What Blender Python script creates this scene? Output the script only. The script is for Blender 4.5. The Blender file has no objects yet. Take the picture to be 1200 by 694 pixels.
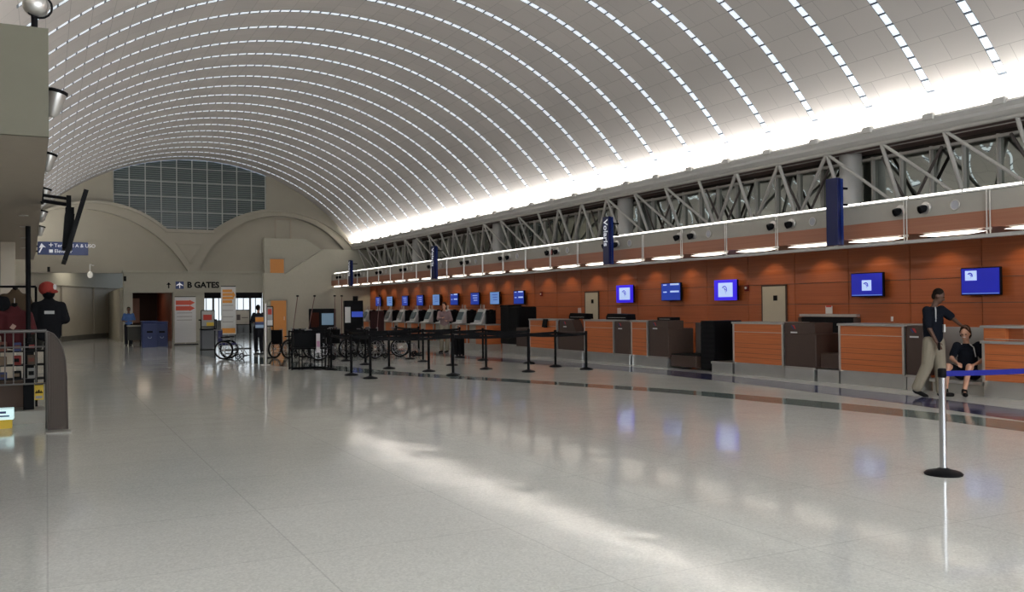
import bpy, math, random
from mathutils import Vector, Matrix
random.seed(7)
S = bpy.context.scene
COL = S.collection

# ------------------------------------------------------------------ camera, world, light, exposure
def cam_axes(yaw, pit, rol):
    s, c = math.sin(yaw), math.cos(yaw)
    r = Vector((c, -s, 0)); fw = Vector((s, c, 0)); u = Vector((0, 0, 1))
    sp, cp = math.sin(pit), math.cos(pit)
    fw2 = fw*cp + u*sp; u2 = u*cp - fw*sp
    sr, cr = math.sin(rol), math.cos(rol)
    return r*cr - u2*sr, u2*cr + r*sr, fw2
cd = bpy.data.cameras.new('camera'); cam = bpy.data.objects.new('camera', cd); COL.objects.link(cam)
_r, _u, _f = cam_axes(0.4727, 0.01166, 0.01044)
m = Matrix((_r, _u, -_f)).transposed().to_4x4(); m.translation = (0, 0, 1.6)
cam.matrix_world = m
cd.sensor_width = 36; cd.lens = 1067/1200*36; cd.clip_end = 300; cd.clip_start = .05
S.camera = cam
S.view_settings.view_transform = 'Standard'; S.view_settings.look = 'None'
S.view_settings.gamma = 1; S.view_settings.use_curve_mapping = False
S.view_settings.exposure = 0.0

w = bpy.data.worlds.new('sky'); S.world = w; w.use_nodes = True
w.node_tree.nodes['Background'].inputs[0].default_value = (.55, .65, .8, 1)
w.node_tree.nodes['Background'].inputs[1].default_value = .5

def area(name, loc, sx, sy, power, rot, color=(1, 1, 1)):
    l = bpy.data.lights.new(name, 'AREA'); l.shape = 'RECTANGLE'; l.size = sx; l.size_y = sy
    l.energy = power; l.color = color
    o = bpy.data.objects.new(name, l); COL.objects.link(o)
    z = -Vector(rot).normalized(); x = Vector((0, 1, 0)); x = (x-z*x.dot(z)).normalized(); y = z.cross(x)   # long side along the hall
    mm = Matrix((x, y, z)).transposed().to_4x4(); mm.translation = loc; o.matrix_world = mm
    return o
COVE = 500      # W per cove segment, behind the ledge, shining up the vault
COVE_L = 120    # the same cove on the left side
for k in range(10):
    y0 = -8.2 + 5.82*k
    area('cove_light', (15.42, y0+2.9, 5.02), 5.8, .10, COVE, (-.78, 0, .62), (1, .97, .92))
    area('cove_light_left', (-1.35, y0+2.9, 5.06), 5.8, .10, COVE_L, (.5, 0, .87), (1, .97, .92))
SKY = .80      # skylight pane emission
BACKFILL = 5.0   # glow of the unseen panel added behind the camera as fill
TROUGH = 3.2    # tubes in the trough over the counters
LEDGE = 2.6     # tubes along the top of the bulkhead
WASH = 13       # wall washers over the orange wall

# ------------------------------------------------------------------ materials
def mat(name, col=(.5, .5, .5), rough=.5, metal=0, emit=None, es=0, spec=.5, noise=0, nscale=8, bump=0, bscale=60, coat=0):
    M = bpy.data.materials.new(name); M.use_nodes = True; nt = M.node_tree; b = nt.nodes['Principled BSDF']
    b.inputs['Base Color'].default_value = (*col, 1); b.inputs['Roughness'].default_value = rough
    if max(col) < .06 and spec == .5: spec = .06
    b.inputs['Metallic'].default_value = metal; b.inputs['Specular IOR Level'].default_value = spec
    if coat: b.inputs['Coat Weight'].default_value = coat
    if emit: b.inputs['Emission Color'].default_value = (*emit, 1); b.inputs['Emission Strength'].default_value = es
    tc = nt.nodes.new('ShaderNodeTexCoord')
    n = nt.nodes.new('ShaderNodeTexNoise'); n.inputs['Scale'].default_value = nscale; n.inputs['Detail'].default_value = 4
    nt.links.new(tc.outputs['Object'], n.inputs['Vector'])
    a = noise if noise else .05
    mx = nt.nodes.new('ShaderNodeMix'); mx.data_type = 'RGBA'
    mx.inputs[6].default_value = (*[c*(1-a) for c in col], 1); mx.inputs[7].default_value = (*[min(1, c*(1+a)) for c in col], 1)
    nt.links.new(n.outputs['Fac'], mx.inputs[0]); nt.links.new(mx.outputs[2], b.inputs['Base Color'])
    if bump:
        n2 = nt.nodes.new('ShaderNodeTexNoise'); n2.inputs['Scale'].default_value = bscale
        nt.links.new(tc.outputs['Object'], n2.inputs['Vector'])
        bp = nt.nodes.new('ShaderNodeBump'); bp.inputs['Strength'].default_value = bump; bp.inputs['Distance'].default_value = .02
        nt.links.new(n2.outputs['Fac'], bp.inputs['Height']); nt.links.new(bp.outputs['Normal'], b.inputs['Normal'])
    return M

def floor_mat(name, col, speck=.12, rough=.09):
    M = mat(name, col, rough, spec=.38); nt = M.node_tree; b = nt.nodes['Principled BSDF']
    tc = nt.nodes.new('ShaderNodeTexCoord')
    v = nt.nodes.new('ShaderNodeTexVoronoi'); v.inputs['Scale'].default_value = 70
    nt.links.new(tc.outputs['Object'], v.inputs['Vector'])
    n = nt.nodes.new('ShaderNodeTexNoise'); n.inputs['Scale'].default_value = .6; n.inputs['Detail'].default_value = 3
    nt.links.new(tc.outputs['Object'], n.inputs['Vector'])
    r = nt.nodes.new('ShaderNodeMapRange'); r.inputs[1].default_value = 0; r.inputs[2].default_value = 1
    r.inputs[3].default_value = 1-speck; r.inputs[4].default_value = 1+speck
    nt.links.new(v.outputs['Color'], r.inputs[0])
    r2 = nt.nodes.new('ShaderNodeMapRange'); r2.inputs[3].default_value = .93; r2.inputs[4].default_value = 1.07
    nt.links.new(n.outputs['Fac'], r2.inputs[0])
    mu = nt.nodes.new('ShaderNodeMath'); mu.operation = 'MULTIPLY'
    nt.links.new(r.outputs[0], mu.inputs[0]); nt.links.new(r2.outputs[0], mu.inputs[1])
    # faint slab joints
    br = nt.nodes.new('ShaderNodeTexBrick'); br.offset = 0; br.inputs['Scale'].default_value = 1
    br.inputs['Brick Width'].default_value = 1.48; br.inputs['Row Height'].default_value = 1.48
    br.inputs['Mortar Size'].default_value = .006; br.inputs['Color1'].default_value = (1, 1, 1, 1)
    br.inputs['Color2'].default_value = (.97, .97, .97, 1); br.inputs['Mortar'].default_value = (.82, .82, .82, 1)
    nt.links.new(tc.outputs['Object'], br.inputs['Vector'])
    vm = nt.nodes.new('ShaderNodeVectorMath'); vm.operation = 'SCALE'
    nt.links.new(br.outputs['Color'], vm.inputs[0]); nt.links.new(mu.outputs[0], vm.inputs['Scale'])
    vm2 = nt.nodes.new('ShaderNodeVectorMath'); vm2.operation = 'MULTIPLY'; vm2.inputs[1].default_value = col
    nt.links.new(vm.outputs[0], vm2.inputs[0]); nt.links.new(vm2.outputs[0], b.inputs['Base Color'])
    n3 = nt.nodes.new('ShaderNodeTexNoise'); n3.inputs['Scale'].default_value = 1.4; n3.inputs['Detail'].default_value = 2
    nt.links.new(tc.outputs['Object'], n3.inputs['Vector'])
    bp = nt.nodes.new('ShaderNodeBump'); bp.inputs['Strength'].default_value = .35; bp.inputs['Distance'].default_value = .012
    nt.links.new(n3.outputs['Fac'], bp.inputs['Height']); nt.links.new(bp.outputs['Normal'], b.inputs['Normal'])
    return M

def wood(name, c1, c2, rough=.38, stretch=(1, .12, 6), sc=5):
    M = bpy.data.materials.new(name); M.use_nodes = True; nt = M.node_tree; b = nt.nodes['Principled BSDF']
    tc = nt.nodes.new('ShaderNodeTexCoord'); mp = nt.nodes.new('ShaderNodeMapping'); mp.inputs['Scale'].default_value = stretch
    n = nt.nodes.new('ShaderNodeTexNoise'); n.inputs['Scale'].default_value = sc; n.inputs['Detail'].default_value = 6
    cr = nt.nodes.new('ShaderNodeValToRGB'); cr.color_ramp.elements[0].position = .3; cr.color_ramp.elements[1].position = .7
    cr.color_ramp.elements[0].color = (*c1, 1); cr.color_ramp.elements[1].color = (*c2, 1)
    nt.links.new(tc.outputs['Object'], mp.inputs[0]); nt.links.new(mp.outputs[0], n.inputs['Vector'])
    nt.links.new(n.outputs['Fac'], cr.inputs[0]); nt.links.new(cr.outputs[0], b.inputs['Base Color'])
    b.inputs['Roughness'].default_value = rough
    return M

def vault_mat():
    M = bpy.data.materials.new('vault_panels'); M.use_nodes = True; nt = M.node_tree; b = nt.nodes['Principled BSDF']
    uv = nt.nodes.new('ShaderNodeUVMap')
    br = nt.nodes.new('ShaderNodeTexBrick'); br.offset = .5; br.offset_frequency = 2
    br.inputs['Scale'].default_value = 1; br.inputs['Brick Width'].default_value = .74; br.inputs['Row Height'].default_value = .53
    br.inputs['Mortar Size'].default_value = .006
    br.inputs['Color1'].default_value = (.56, .525, .50, 1); br.inputs['Color2'].default_value = (.52, .49, .47, 1)
    br.inputs['Mortar'].default_value = (.36, .345, .33, 1)
    nt.links.new(uv.outputs[0], br.inputs['Vector']); nt.links.new(br.outputs['Color'], b.inputs['Base Color'])
    b.inputs['Roughness'].default_value = .8
    return M

def wavy_glass():
    M = bpy.data.materials.new('dark_wavy_glass'); M.use_nodes = True; nt = M.node_tree; b = nt.nodes['Principled BSDF']
    b.inputs['Base Color'].default_value = (.42, .45, .42, 1); b.inputs['Roughness'].default_value = .015; b.inputs['Metallic'].default_value = 1
    tc = nt.nodes.new('ShaderNodeTexCoord'); n = nt.nodes.new('ShaderNodeTexNoise'); n.inputs['Scale'].default_value = 1.3; n.inputs['Detail'].default_value = 1
    nt.links.new(tc.outputs['Object'], n.inputs['Vector'])
    bp = nt.nodes.new('ShaderNodeBump'); bp.inputs['Strength'].default_value = 1; bp.inputs['Distance'].default_value = .010
    nt.links.new(n.outputs['Fac'], bp.inputs['Height']); nt.links.new(bp.outputs['Normal'], b.inputs['Normal'])
    return M

FLOOR = floor_mat("terrazzo", (.73, .73, .68))
F_NAVY = floor_mat('terrazzo_navy', (.085, .085, .18)); F_GREEN = floor_mat('terrazzo_green', (.19, .24, .22))
VAULT = vault_mat()
BEIGE = mat('beige_plaster', (.34, .315, .255), .7, noise=.04, nscale=2)
STONE = mat('beige_stone', (.56, .50, .40), .6, noise=.08, nscale=3)
CREAM = mat('cream_fascia', (.35, .335, .275), .7)
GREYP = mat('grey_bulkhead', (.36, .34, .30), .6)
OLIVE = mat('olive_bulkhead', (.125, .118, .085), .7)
SOFF = mat('soffit_paint', (.34, .29, .23), .7)
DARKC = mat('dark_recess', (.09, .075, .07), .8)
STEELW = mat('grey_painted_steel', (.44, .43, .41), .45)
TRUSSM = mat('truss_paint', (.42, .40, .37), .5)
ORANGE = wood('orange_veneer', (.31, .075, .020), (.41, .108, .030))
ORANGE2 = wood('orange_laminate', (.47, .13, .040), (.60, .175, .055), .3, (1, .3, 9), 4)
BAND = wood('orange_band', (.29, .11, .06), (.34, .14, .08), .45)
BROWN = mat('brown_laminate', (.06, .034, .025), .5, noise=.15, nscale=20)
STEEL = mat('brushed_steel', (.70, .70, .69), .28, .9, noise=.1, nscale=3)
ALU = mat('aluminium', (.62, .60, .57), .35, .8)
CHROME = mat('chrome', (.5, .5, .52), .2, 1)
BLACK = mat('black_plastic', (.007, .007, .008), .5)
BLACKM = mat('black_metal', (.007, .007, .008), .45)
GREYC = mat('grey_top', (.34, .33, .31), .35)
RUBBER = mat('black_rubber', (.015, .015, .016), .8)
BLUEBELT = mat('blue_webbing', (.012, .015, .20), .7, spec=.2)
BANNERB = mat('blue_banner', (.003, .007, .06), .3, spec=.2)
BANNERL = mat('blue_banner_edge', (.005, .02, .13), .3, spec=.2)
WHITE = mat('white_paint', (.75, .74, .72), .5)
WHITET = mat('white_lettering', (.8, .8, .8), .5, emit=(.8, .85, 1), es=.25)
DOORM = mat('beige_door', (.50, .46, .36), .55)
TUBE = mat('tube_light', (1, 1, 1), .5, emit=(1, .95, .86), es=LEDGE)
TUBE2 = mat('trough_tube', (1, 1, 1), .5, emit=(1, .93, .8), es=TROUGH)
PANE = mat('skylight_pane', (.8, .85, .9), .4, emit=(.80, .90, 1), es=SKY)
FRAMED = mat('dark_frame', (.10, .12, .15), .5)
GLASSD = mat('dark_glass', (.06, .08, .078), .2)
LOUV = mat('grey_mullion', (.45, .46, .44), .5)
WGLASS = wavy_glass()
SKIN_D = mat('dark_skin', (.10, .045, .025), .5)
SKIN_L = mat('light_skin', (.55, .29, .19), .5)
HAIR = mat('dark_hair', (.012, .008, .006), .6)
HAIRB = mat('brown_hair', (.04, .02, .012), .6)
NAVYSH = mat('black_polo', (.010, .012, .018), .85)
KHAKI = mat('khaki_cloth', (.27, .235, .175), .9)
SHOE = mat('black_shoe', (.012, .011, .011), .45)
PIPING = mat('white_piping', (.6, .6, .6), .7)
BLUESH = mat('blue_shirt', (.05, .12, .32), .8)
DARKCL = mat('dark_cloth', (.02, .02, .025), .9)
MAUVE = mat('mauve_sweater', (.26, .17, .17), .9)
BINB = mat('blue_bin', (.008, .02, .10), .5)
RED = mat('red_paint', (.55, .05, .03), .6)
ORNG = mat('orange_paint', (.70, .28, .04), .6)
YELL = mat('yellow_paint', (.75, .50, .03), .5)
BLUES = mat('blue_seat', (.035, .04, .16), .8)
REDC = mat('red_cloth', (.14, .01, .01), .9)
MAROON = mat('dark_red_cloth', (.07, .006, .008), .9)
SIGNBLUE = mat('sign_blue', (.012, .03, .14), .4)
LIP = mat('pinkish_soffit', (.16, .10, .09), .8)
def emis(name, c, s): return mat(name, tuple(min(1, x) for x in c), .4, emit=c, es=s)
SCR_B = emis('screen_blue', (.006, .012, .42), .42)
SCR_R = emis('screen_royal', (.012, .05, .45), .42)
SCR_L = emis('screen_pale', (.14, .28, .62), .55)
SCR_W = emis('screen_white', (.42, .55, .9), .75)
SCR_V = emis('screen_violet', (.03, .012, .80), .6)
SCR_G = mat('kiosk_screen', (.07, .09, .09), .15, emit=(.2, .25, .27), es=.08)
AMBER = mat('amber_panel', (.42, .17, .04), .5, emit=(.75, .30, .06), es=.10)
GLOWW = emis('daylight_window', (.85, .93, 1), 1.0)
GREENL = emis('lit_sign', (.55, .75, .75), .8)
MESHM = mat('bronze_mesh', (.09, .068, .055), .7)
RAILM = mat('rail_grey', (.16, .15, .14), .5, .3)
CLOTH = [mat('garment_%d' % i, c, .9) for i, c in enumerate([(.012, .012, .014), (.05, .015, .01), (.015, .02, .03), (.08, .05, .025), (.025, .025, .022), (.1, .09, .08)])]

# ------------------------------------------------------------------ helpers
class MB:
    def __init__(s): s.v = []; s.f = []; s.uv = None
    def add(s, vs, fs):
        n = len(s.v); s.v += [tuple(p) for p in vs]; s.f += [tuple(i+n for i in f) for f in fs]; return s
    def box(s, x0, x1, y0, y1, z0, z1):
        return s.add([(x0, y0, z0), (x1, y0, z0), (x1, y1, z0), (x0, y1, z0), (x0, y0, z1), (x1, y0, z1), (x1, y1, z1), (x0, y1, z1)],
                     [(0, 3, 2, 1), (4, 5, 6, 7), (0, 1, 5, 4), (1, 2, 6, 5), (2, 3, 7, 6), (3, 0, 4, 7)])
    def cbox(s, x0, x1, y0, y1, z0, z1, c=.01):
        # box with chamfered vertical and top edges
        xs = [(x0+c, y0), (x1-c, y0), (x1, y0+c), (x1, y1-c), (x1-c, y1), (x0+c, y1), (x0, y1-c), (x0, y0+c)]
        cx, cy = (x0+x1)/2, (y0+y1)/2
        ins = [(cx+(x-cx)*(1-2*c/max(abs(x1-x0), 1e-3)), cy+(y-cy)*(1-2*c/max(abs(y1-y0), 1e-3))) for x, y in xs]
        vs = [(x, y, z0) for x, y in xs]+[(x, y, z1-c) for x, y in xs]+[(x, y, z1) for x, y in ins]
        fs = [tuple(range(7, -1, -1)), tuple(range(16, 24))]
        for a in (0, 8):
            for i in range(8): j = (i+1) % 8; fs.append((a+i, a+j, a+8+j, a+8+i))
        return s.add(vs, fs)
    def obox(s, c, sz, M=None):
        M = M or Matrix.Identity(3); c = Vector(c); hx, hy, hz = sz[0]/2, sz[1]/2, sz[2]/2
        vs = [c+M @ Vector((a*hx, b*hy, d*hz)) for d in (-1, 1) for a, b in ((-1, -1), (1, -1), (1, 1), (-1, 1))]
        return s.add(vs, [(0, 3, 2, 1), (4, 5, 6, 7), (0, 1, 5, 4), (1, 2, 6, 5), (2, 3, 7, 6), (3, 0, 4, 7)])
    def tube(s, p, q, r, n=8, r2=None):
        p = Vector(p); q = Vector(q); d = (q-p).normalized(); a = d.orthogonal().normalized(); b = d.cross(a); r2 = r if r2 is None else r2
        vs = [p+(a*math.cos(t)+b*math.sin(t))*r for t in [2*math.pi*i/n for i in range(n)]]+[q+(a*math.cos(t)+b*math.sin(t))*r2 for t in [2*math.pi*i/n for i in range(n)]]
        fs = [(i, (i+1) % n, n+(i+1) % n, n+i) for i in range(n)]+[tuple(range(n-1, -1, -1)), tuple(range(n, 2*n))]
        return s.add(vs, fs)
    def path(s, pts, r, n=8):
        for a, b in zip(pts, pts[1:]): s.tube(a, b, r, n)
        return s
    def lathe(s, prof, c=(0, 0, 0), n=20, axis='z'):
        c = Vector(c); vs = []; k = len(prof)
        for i in range(n):
            t = 2*math.pi*i/n; ca, sa = math.cos(t), math.sin(t)
            for r, z in prof:
                v = {'z': (r*ca, r*sa, z), 'x': (z, r*ca, r*sa), 'y': (r*ca, z, r*sa)}[axis]; vs.append(c+Vector(v))
        fs = []
        for i in range(n):
            j = (i+1) % n
            for a in range(k-1): fs.append((i*k+a, j*k+a, j*k+a+1, i*k+a+1))
        fs.append(tuple(i*k for i in range(n-1, -1, -1))); fs.append(tuple(i*k+k-1 for i in range(n)))
        return s.add(vs, fs)
    def torus(s, c, R, r, axis='y', n=24, m=6, a0=0, a1=2*math.pi):
        c = Vector(c); vs = []; full = abs(a1-a0-2*math.pi) < 1e-6; N = n if full else n+1
        for i in range(N):
            t = a0+(a1-a0)*i/n
            for j in range(m):
                u = 2*math.pi*j/m; rr = R+r*math.cos(u); h = r*math.sin(u)
                v = {'y': (rr*math.cos(t), h, rr*math.sin(t)), 'x': (h, rr*math.cos(t), rr*math.sin(t)), 'z': (rr*math.cos(t), rr*math.sin(t), h)}[axis]
                vs.append(c+Vector(v))
        fs = []
        for i in range(n):
            k = (i+1) % N
            for j in range(m): l = (j+1) % m; fs.append((i*m+j, k*m+j, k*m+l, i*m+l))
        return s.add(vs, fs)
    def prism(s, pts, axis, a0, a1):
        # polygon in the two other axes extruded along axis from a0 to a1
        def P(p, a): return {'x': (a, p[0], p[1]), 'y': (p[0], a, p[1]), 'z': (p[0], p[1], a)}[axis]
        n = len(pts)
        vs = [P(p, a0) for p in pts]+[P(p, a1) for p in pts]
        fs = [tuple(range(n)), tuple(range(2*n-1, n-1, -1))]+[(i, n+i, n+(i+1) % n, (i+1) % n) for i in range(n)]
        return s.add(vs, fs)
    def ell(s, c, r, n=12, m=8, M=None):
        c = Vector(c); vs = []; M = M or Matrix.Identity(3)
        for j in range(1, m):
            p = math.pi*j/m
            for i in range(n):
                t = 2*math.pi*i/n; vs.append(c+M @ Vector((r[0]*math.sin(p)*math.cos(t), r[1]*math.sin(p)*math.sin(t), r[2]*math.cos(p))))
        vs.append(c+M @ Vector((0, 0, r[2]))); vs.append(c-M @ Vector((0, 0, r[2]))); T = len(vs)-2; fs = []
        for j in range(m-2):
            for i in range(n): k = (i+1) % n; fs.append((j*n+i, (j+1)*n+i, (j+1)*n+k, j*n+k))
        for i in range(n): k = (i+1) % n; fs.append((T, i, k)); fs.append((T+1, (m-2)*n+k, (m-2)*n+i))
        return s.add(vs, fs)
    def cap(s, p, q, r1, r2, flat=1., side=None, n=12):
        # tapered capsule; cross-section r along 'side', r*flat across
        p = Vector(p); q = Vector(q); d = (q-p).normalized()
        sd = Vector(side) if side else d.orthogonal(); sd = (sd-d*sd.dot(d)).normalized(); ot = d.cross(sd)
        rings = []
        for t in (-80, -50, -25, 0): a = math.radians(t); rings.append((p+d*math.sin(a)*r1*flat, r1*math.cos(a)))
        for t in (0, 25, 50, 80): a = math.radians(t); rings.append((q+d*math.sin(a)*r2*flat, r2*math.cos(a)))
        vs = [c+sd*(r*math.cos(2*math.pi*i/n))+ot*(r*flat*math.sin(2*math.pi*i/n)) for c, r in rings for i in range(n)]
        fs = [(k*n+i, k*n+(i+1) % n, (k+1)*n+(i+1) % n, (k+1)*n+i) for k in range(len(rings)-1) for i in range(n)]
        fs += [tuple(range(n-1, -1, -1)), tuple(range((len(rings)-1)*n, len(rings)*n))]
        return s.add(vs, fs)
    def build(s, name, mt, parent=None, smooth=False, kind=None, remesh=0):
        me = bpy.data.meshes.new(name); me.from_pydata(s.v, [], s.f); me.update()
        me.materials.append(mt)
        o = bpy.data.objects.new(name, me); COL.objects.link(o)
        if remesh:
            md = o.modifiers.new('r', 'REMESH'); md.mode = 'VOXEL'; md.voxel_size = remesh
            m2 = o.modifiers.new('s', 'SMOOTH'); m2.iterations = 3; m2.factor = .5
            dg = bpy.context.evaluated_depsgraph_get(); ev = o.evaluated_get(dg)
            nm = bpy.data.meshes.new_from_object(ev); o.modifiers.clear(); o.data = nm; bpy.data.meshes.remove(me); me = nm; me.name = name
            smooth = True
            if not me.materials: me.materials.append(mt)
        if smooth:
            for p in me.polygons: p.use_smooth = True
            if smooth == 'auto':
                try: me.set_sharp_from_angle(angle=math.radians(40))
                except Exception: pass
        if parent: o.parent = parent
        if kind: o['kind'] = kind
        return o
def thing(name, label, cat, loc=(0, 0, 0), rz=0, group=None):
    o = bpy.data.objects.new(name, None); COL.objects.link(o); o.empty_display_size = .1
    o.location = loc; o.rotation_euler = (0, 0, rz); tag(o, label, cat, group); return o
def tag(o, label, cat, group=None):
    o['label'] = label; o['category'] = cat
    if group: o['group'] = group
    return o
def plab(o, l): o['label'] = l; return o
def dup(src, loc, rz=None, label=None):
    def rec(o, par):
        c = o.copy(); COL.objects.link(c); c.parent = par
        for ch in o.children: rec(ch, c)
        return c
    r = rec(src, None); r.location = loc
    if rz is not None: r.rotation_euler = (0, 0, rz)
    if label: r['label'] = label
    return r
def struct(mb, name, mt, parent=None, smooth=False): return mb.build(name, mt, parent, smooth, 'structure' if not parent else None)
def text(body, name, mt, parent, size, M, depth=.004, align='LEFT', bold=0):
    cu = bpy.data.curves.new(name, 'FONT'); cu.body = body; cu.size = size; cu.extrude = depth; cu.align_x = align; cu.align_y = 'CENTER'
    cu.resolution_u = 3; cu.offset = bold
    t = bpy.data.objects.new(name, cu); COL.objects.link(t)
    dg = bpy.context.evaluated_depsgraph_get(); me = bpy.data.meshes.new_from_object(t.evaluated_get(dg))
    bpy.data.objects.remove(t); bpy.data.curves.remove(cu)
    me.transform(M); me.materials.clear(); me.materials.append(mt)
    o = bpy.data.objects.new(name, me); COL.objects.link(o); o.parent = parent
    return o
def face_negx(loc):   # text facing -X, reading towards -Y
    return Matrix.Translation(loc) @ Matrix(((0, 0, -1), (-1, 0, 0), (0, 1, 0))).to_4x4()
def face_negy(loc): return Matrix.Translation(loc) @ Matrix.Rotation(math.pi/2, 4, 'X')

# ------------------------------------------------------------------ setting: floor, vault, walls
YE = 50.0; YB = -9.0; CX, CZ, RV = 7.03, -1.10, 10.573
struct(MB().box(-9, 17.5, YB, 66, -.2, 0), 'floor', FLOOR)
def band(pts, w0, name, mt, z):
    m = MB(); vs = []; n = len(pts)
    for i, p in enumerate(pts):
        a = Vector(pts[max(0, i-1)]); b = Vector(pts[min(n-1, i+1)]); d = (b-a).normalized(); nr = Vector((-d.y, d.x))
        c = Vector(p); w = w0[i] if isinstance(w0, list) else w0
        for s in (-.5, .5): vs += [(c.x+nr.x*w*s, c.y+nr.y*w*s, z)]
    m.add(vs, [(2*i, 2*i+1, 2*i+3, 2*i+2) for i in range(n-1)])
    return struct(m, name, mt)
def smoothpts(pts, k=4):
    out = []
    P = [pts[0]]+pts+[pts[-1]]
    for i in range(1, len(P)-2):
        for j in range(k):
            t = j/k; a, b, c, d = [Vector(q) for q in P[i-1:i+3]]
            out.append(tuple(.5*((2*b)+(c-a)*t+(2*a-5*b+4*c-d)*t*t+(3*b-a-3*c+d)*t**3)))
    return out+[pts[-1]]
def band2(inner, outer, name, mt, z):
    a = smoothpts(inner); b = smoothpts(outer); m = MB(); vs = []
    for p, q in zip(a, b): vs += [(p[0], p[1], z), (q[0], q[1], z)]
    m.add(vs, [(2*i, 2*i+1, 2*i+3, 2*i+2) for i in range(len(a)-1)]); return struct(m, name, mt)
band2([(10.5, 2), (10.62, 5), (10.69, 7.52), (10.73, 8.35), (10.58, 9.96), (10.15, 13.17), (9.65, 14.75), (8.9, 16.9), (7.9, 19.2), (7.1, 21.2), (6.6, 22.9), (5.9, 25.2), (5.2, 29), (4.8, 34), (4.5, 42.5)],
      [(11.4, 2.2), (11.48, 5.2), (11.5, 8.0), (11.45, 8.9), (11.3, 10.65), (10.65, 13.74), (10.1, 15.3), (9.3, 17.5), (8.35, 20), (7.7, 22.2), (7.3, 24.2), (6.9, 26.5), (6.3, 30.5), (6.0, 35), (5.7, 43)], 'trim_1', F_GREEN, .0012)
band2([(10.9, 3), (11.4, 6), (11.65, 8.0), (11.93, 9.29), (12.16, 11.12), (12.45, 14), (12.58, 16.9), (12.4, 19.6), (11.95, 22.4), (11.65, 25.2), (11.5, 28), (11.4, 36)],
      [(12.1, 3.5), (12.6, 6.6), (12.86, 8.83), (13.09, 10.19), (13.3, 12.16), (13.52, 15), (13.6, 17.8), (13.45, 20.6), (13.0, 23.4), (12.5, 26), (12.3, 29), (12.2, 37)], 'trim_2', F_NAVY, .0016)

A0, A1 = .60, math.pi-.60; SA = .693; NP = 66; DA = .2652/RV
def vp(a, y, r=RV): return (CX+r*math.cos(a), y, CZ+r*math.sin(a))
strips = [10.39+1.48*n for n in range(-13, 27)]; SW = .168
def vault():
    ys = [YB]
    for y in strips: ys += [y-SW/2, y+SW/2]
    ys.append(YE); na = 90; an = [A0+(SA-A0)*i/3 for i in range(3)]+[SA+DA*NP*i/NP for i in range(NP+1)]
    e = SA+DA*NP; an += [e+(A1-e)*i/3 for i in range(1, 4)]
    vs = [vp(a, y) for y in ys for a in an]; K = len(an); fs = []; uvs = []
    for j in range(len(ys)-1):
        gap = j % 2 == 1
        for i in range(K-1):
            if gap and SA-1e-6 <= an[i] and an[i+1] <= e+1e-6: continue
            fs.append((j*K+i, j*K+i+1, (j+1)*K+i+1, (j+1)*K+i)); uvs.append(((ys[j], an[i]), (ys[j], an[i+1]), (ys[j+1], an[i+1]), (ys[j+1], an[i])))
    me = bpy.data.meshes.new('ceiling'); me.from_pydata(vs, [], fs); ul = me.uv_layers.new(name='UVMap'); k = 0
    for q in uvs:
        for y, a in q: ul.data[k].uv = (y-strips[0], (a-SA)*RV); k += 1
    me.materials.append(VAULT)
    for p in me.polygons: p.use_smooth = True
    o = bpy.data.objects.new('ceiling', me); COL.objects.link(o); o['kind'] = 'structure'
    return o
vault()
pane0 = MB(); bars0 = MB()
for i in range(NP):
    a = SA+DA*(i+.04); b = SA+DA*(i+.96); r = RV+.003
    pane0.add([vp(a, -SW/2+.008, r), vp(b, -SW/2+.008, r), vp(b, SW/2-.008, r), vp(a, SW/2-.008, r)], [(0, 1, 2, 3)])
for i in range(NP+1):
    for (aa, bb) in ((-.075, .075),):
        a = SA+DA*(i+aa); b = SA+DA*(i+bb)
        vs = [vp(t, y, rr) for rr in (RV-.004, RV+.03) for t in (a, b) for y in (-SW/2, SW/2)]
        bars0.add(vs, [(0, 1, 3, 2), (4, 6, 7, 5), (0, 4, 5, 1), (2, 3, 7, 6), (0, 2, 6, 4), (1, 5, 7, 3)])
for s in (-1, 1):
    ys = (s*SW/2, s*(SW/2-.007))
    vs = [vp(SA+DA*i, y, r) for i in range(NP+1) for y in ys for r in (RV-.001, RV+.03)]
    bars0.add(vs, [(4*i+a, 4*i+b, 4*i+4+b, 4*i+4+a) for i in range(NP) for a, b in ((0, 1), (2, 3), (0, 2), (1, 3))])
wf = None
for n, y in enumerate(strips):
    if n == 0:
        wo = pane0.build('window_1', PANE, None, False, 'structure'); wf = bars0.build('window_frame', FRAMED, wo)
    else:
        w2 = wo.copy(); w2.name = 'window_%d' % (n+1); COL.objects.link(w2); c = wf.copy(); c.parent = w2; COL.objects.link(c); w2.location = (0, y, 0); w2['kind'] = 'structure'
wo.location = (0, strips[0], 0)

# end wall with the two blind arches and the big window
L = (2.2, 2.22, 4.86); Rr = (11.26, 1.62, 5.4)
def arc(x, c): d = c[2]**2-(x-c[0])**2; return c[1]+math.sqrt(d) if d > 0 else -9
def vz(x): return CZ+math.sqrt(max(0, RV**2-(x-CX)**2))
WX0, WX1 = 3.02, 10.65
def colstrip(m, x0, x1, lo, hi, y0, y1, n):
    xs = [x0+(x1-x0)*i/n for i in range(n+1)]
    vs = [(x, y, f(x)) for x in xs for y in (y0, y1) for f in (lo, hi)]
    fs = []
    for i in range(n):
        a = 4*i; b = 4*i+4; fs += [(a, b, b+1, a+1), (a+2, a+3, b+3, b+2), (a, a+2, b+2, b), (a+1, b+1, b+3, a+3)]
    fs += [(0, 1, 3, 2), (4*n, 4*n+2, 4*n+3, 4*n+1)]
    m.add(vs, fs)
def sill(x): return max(5.77, arc(x, L) if x < 6.8 else arc(x, Rr))
m = MB()
colstrip(m, -1.7, WX0, lambda x: 3.5, vz, YE, YE+.4, 24)
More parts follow.
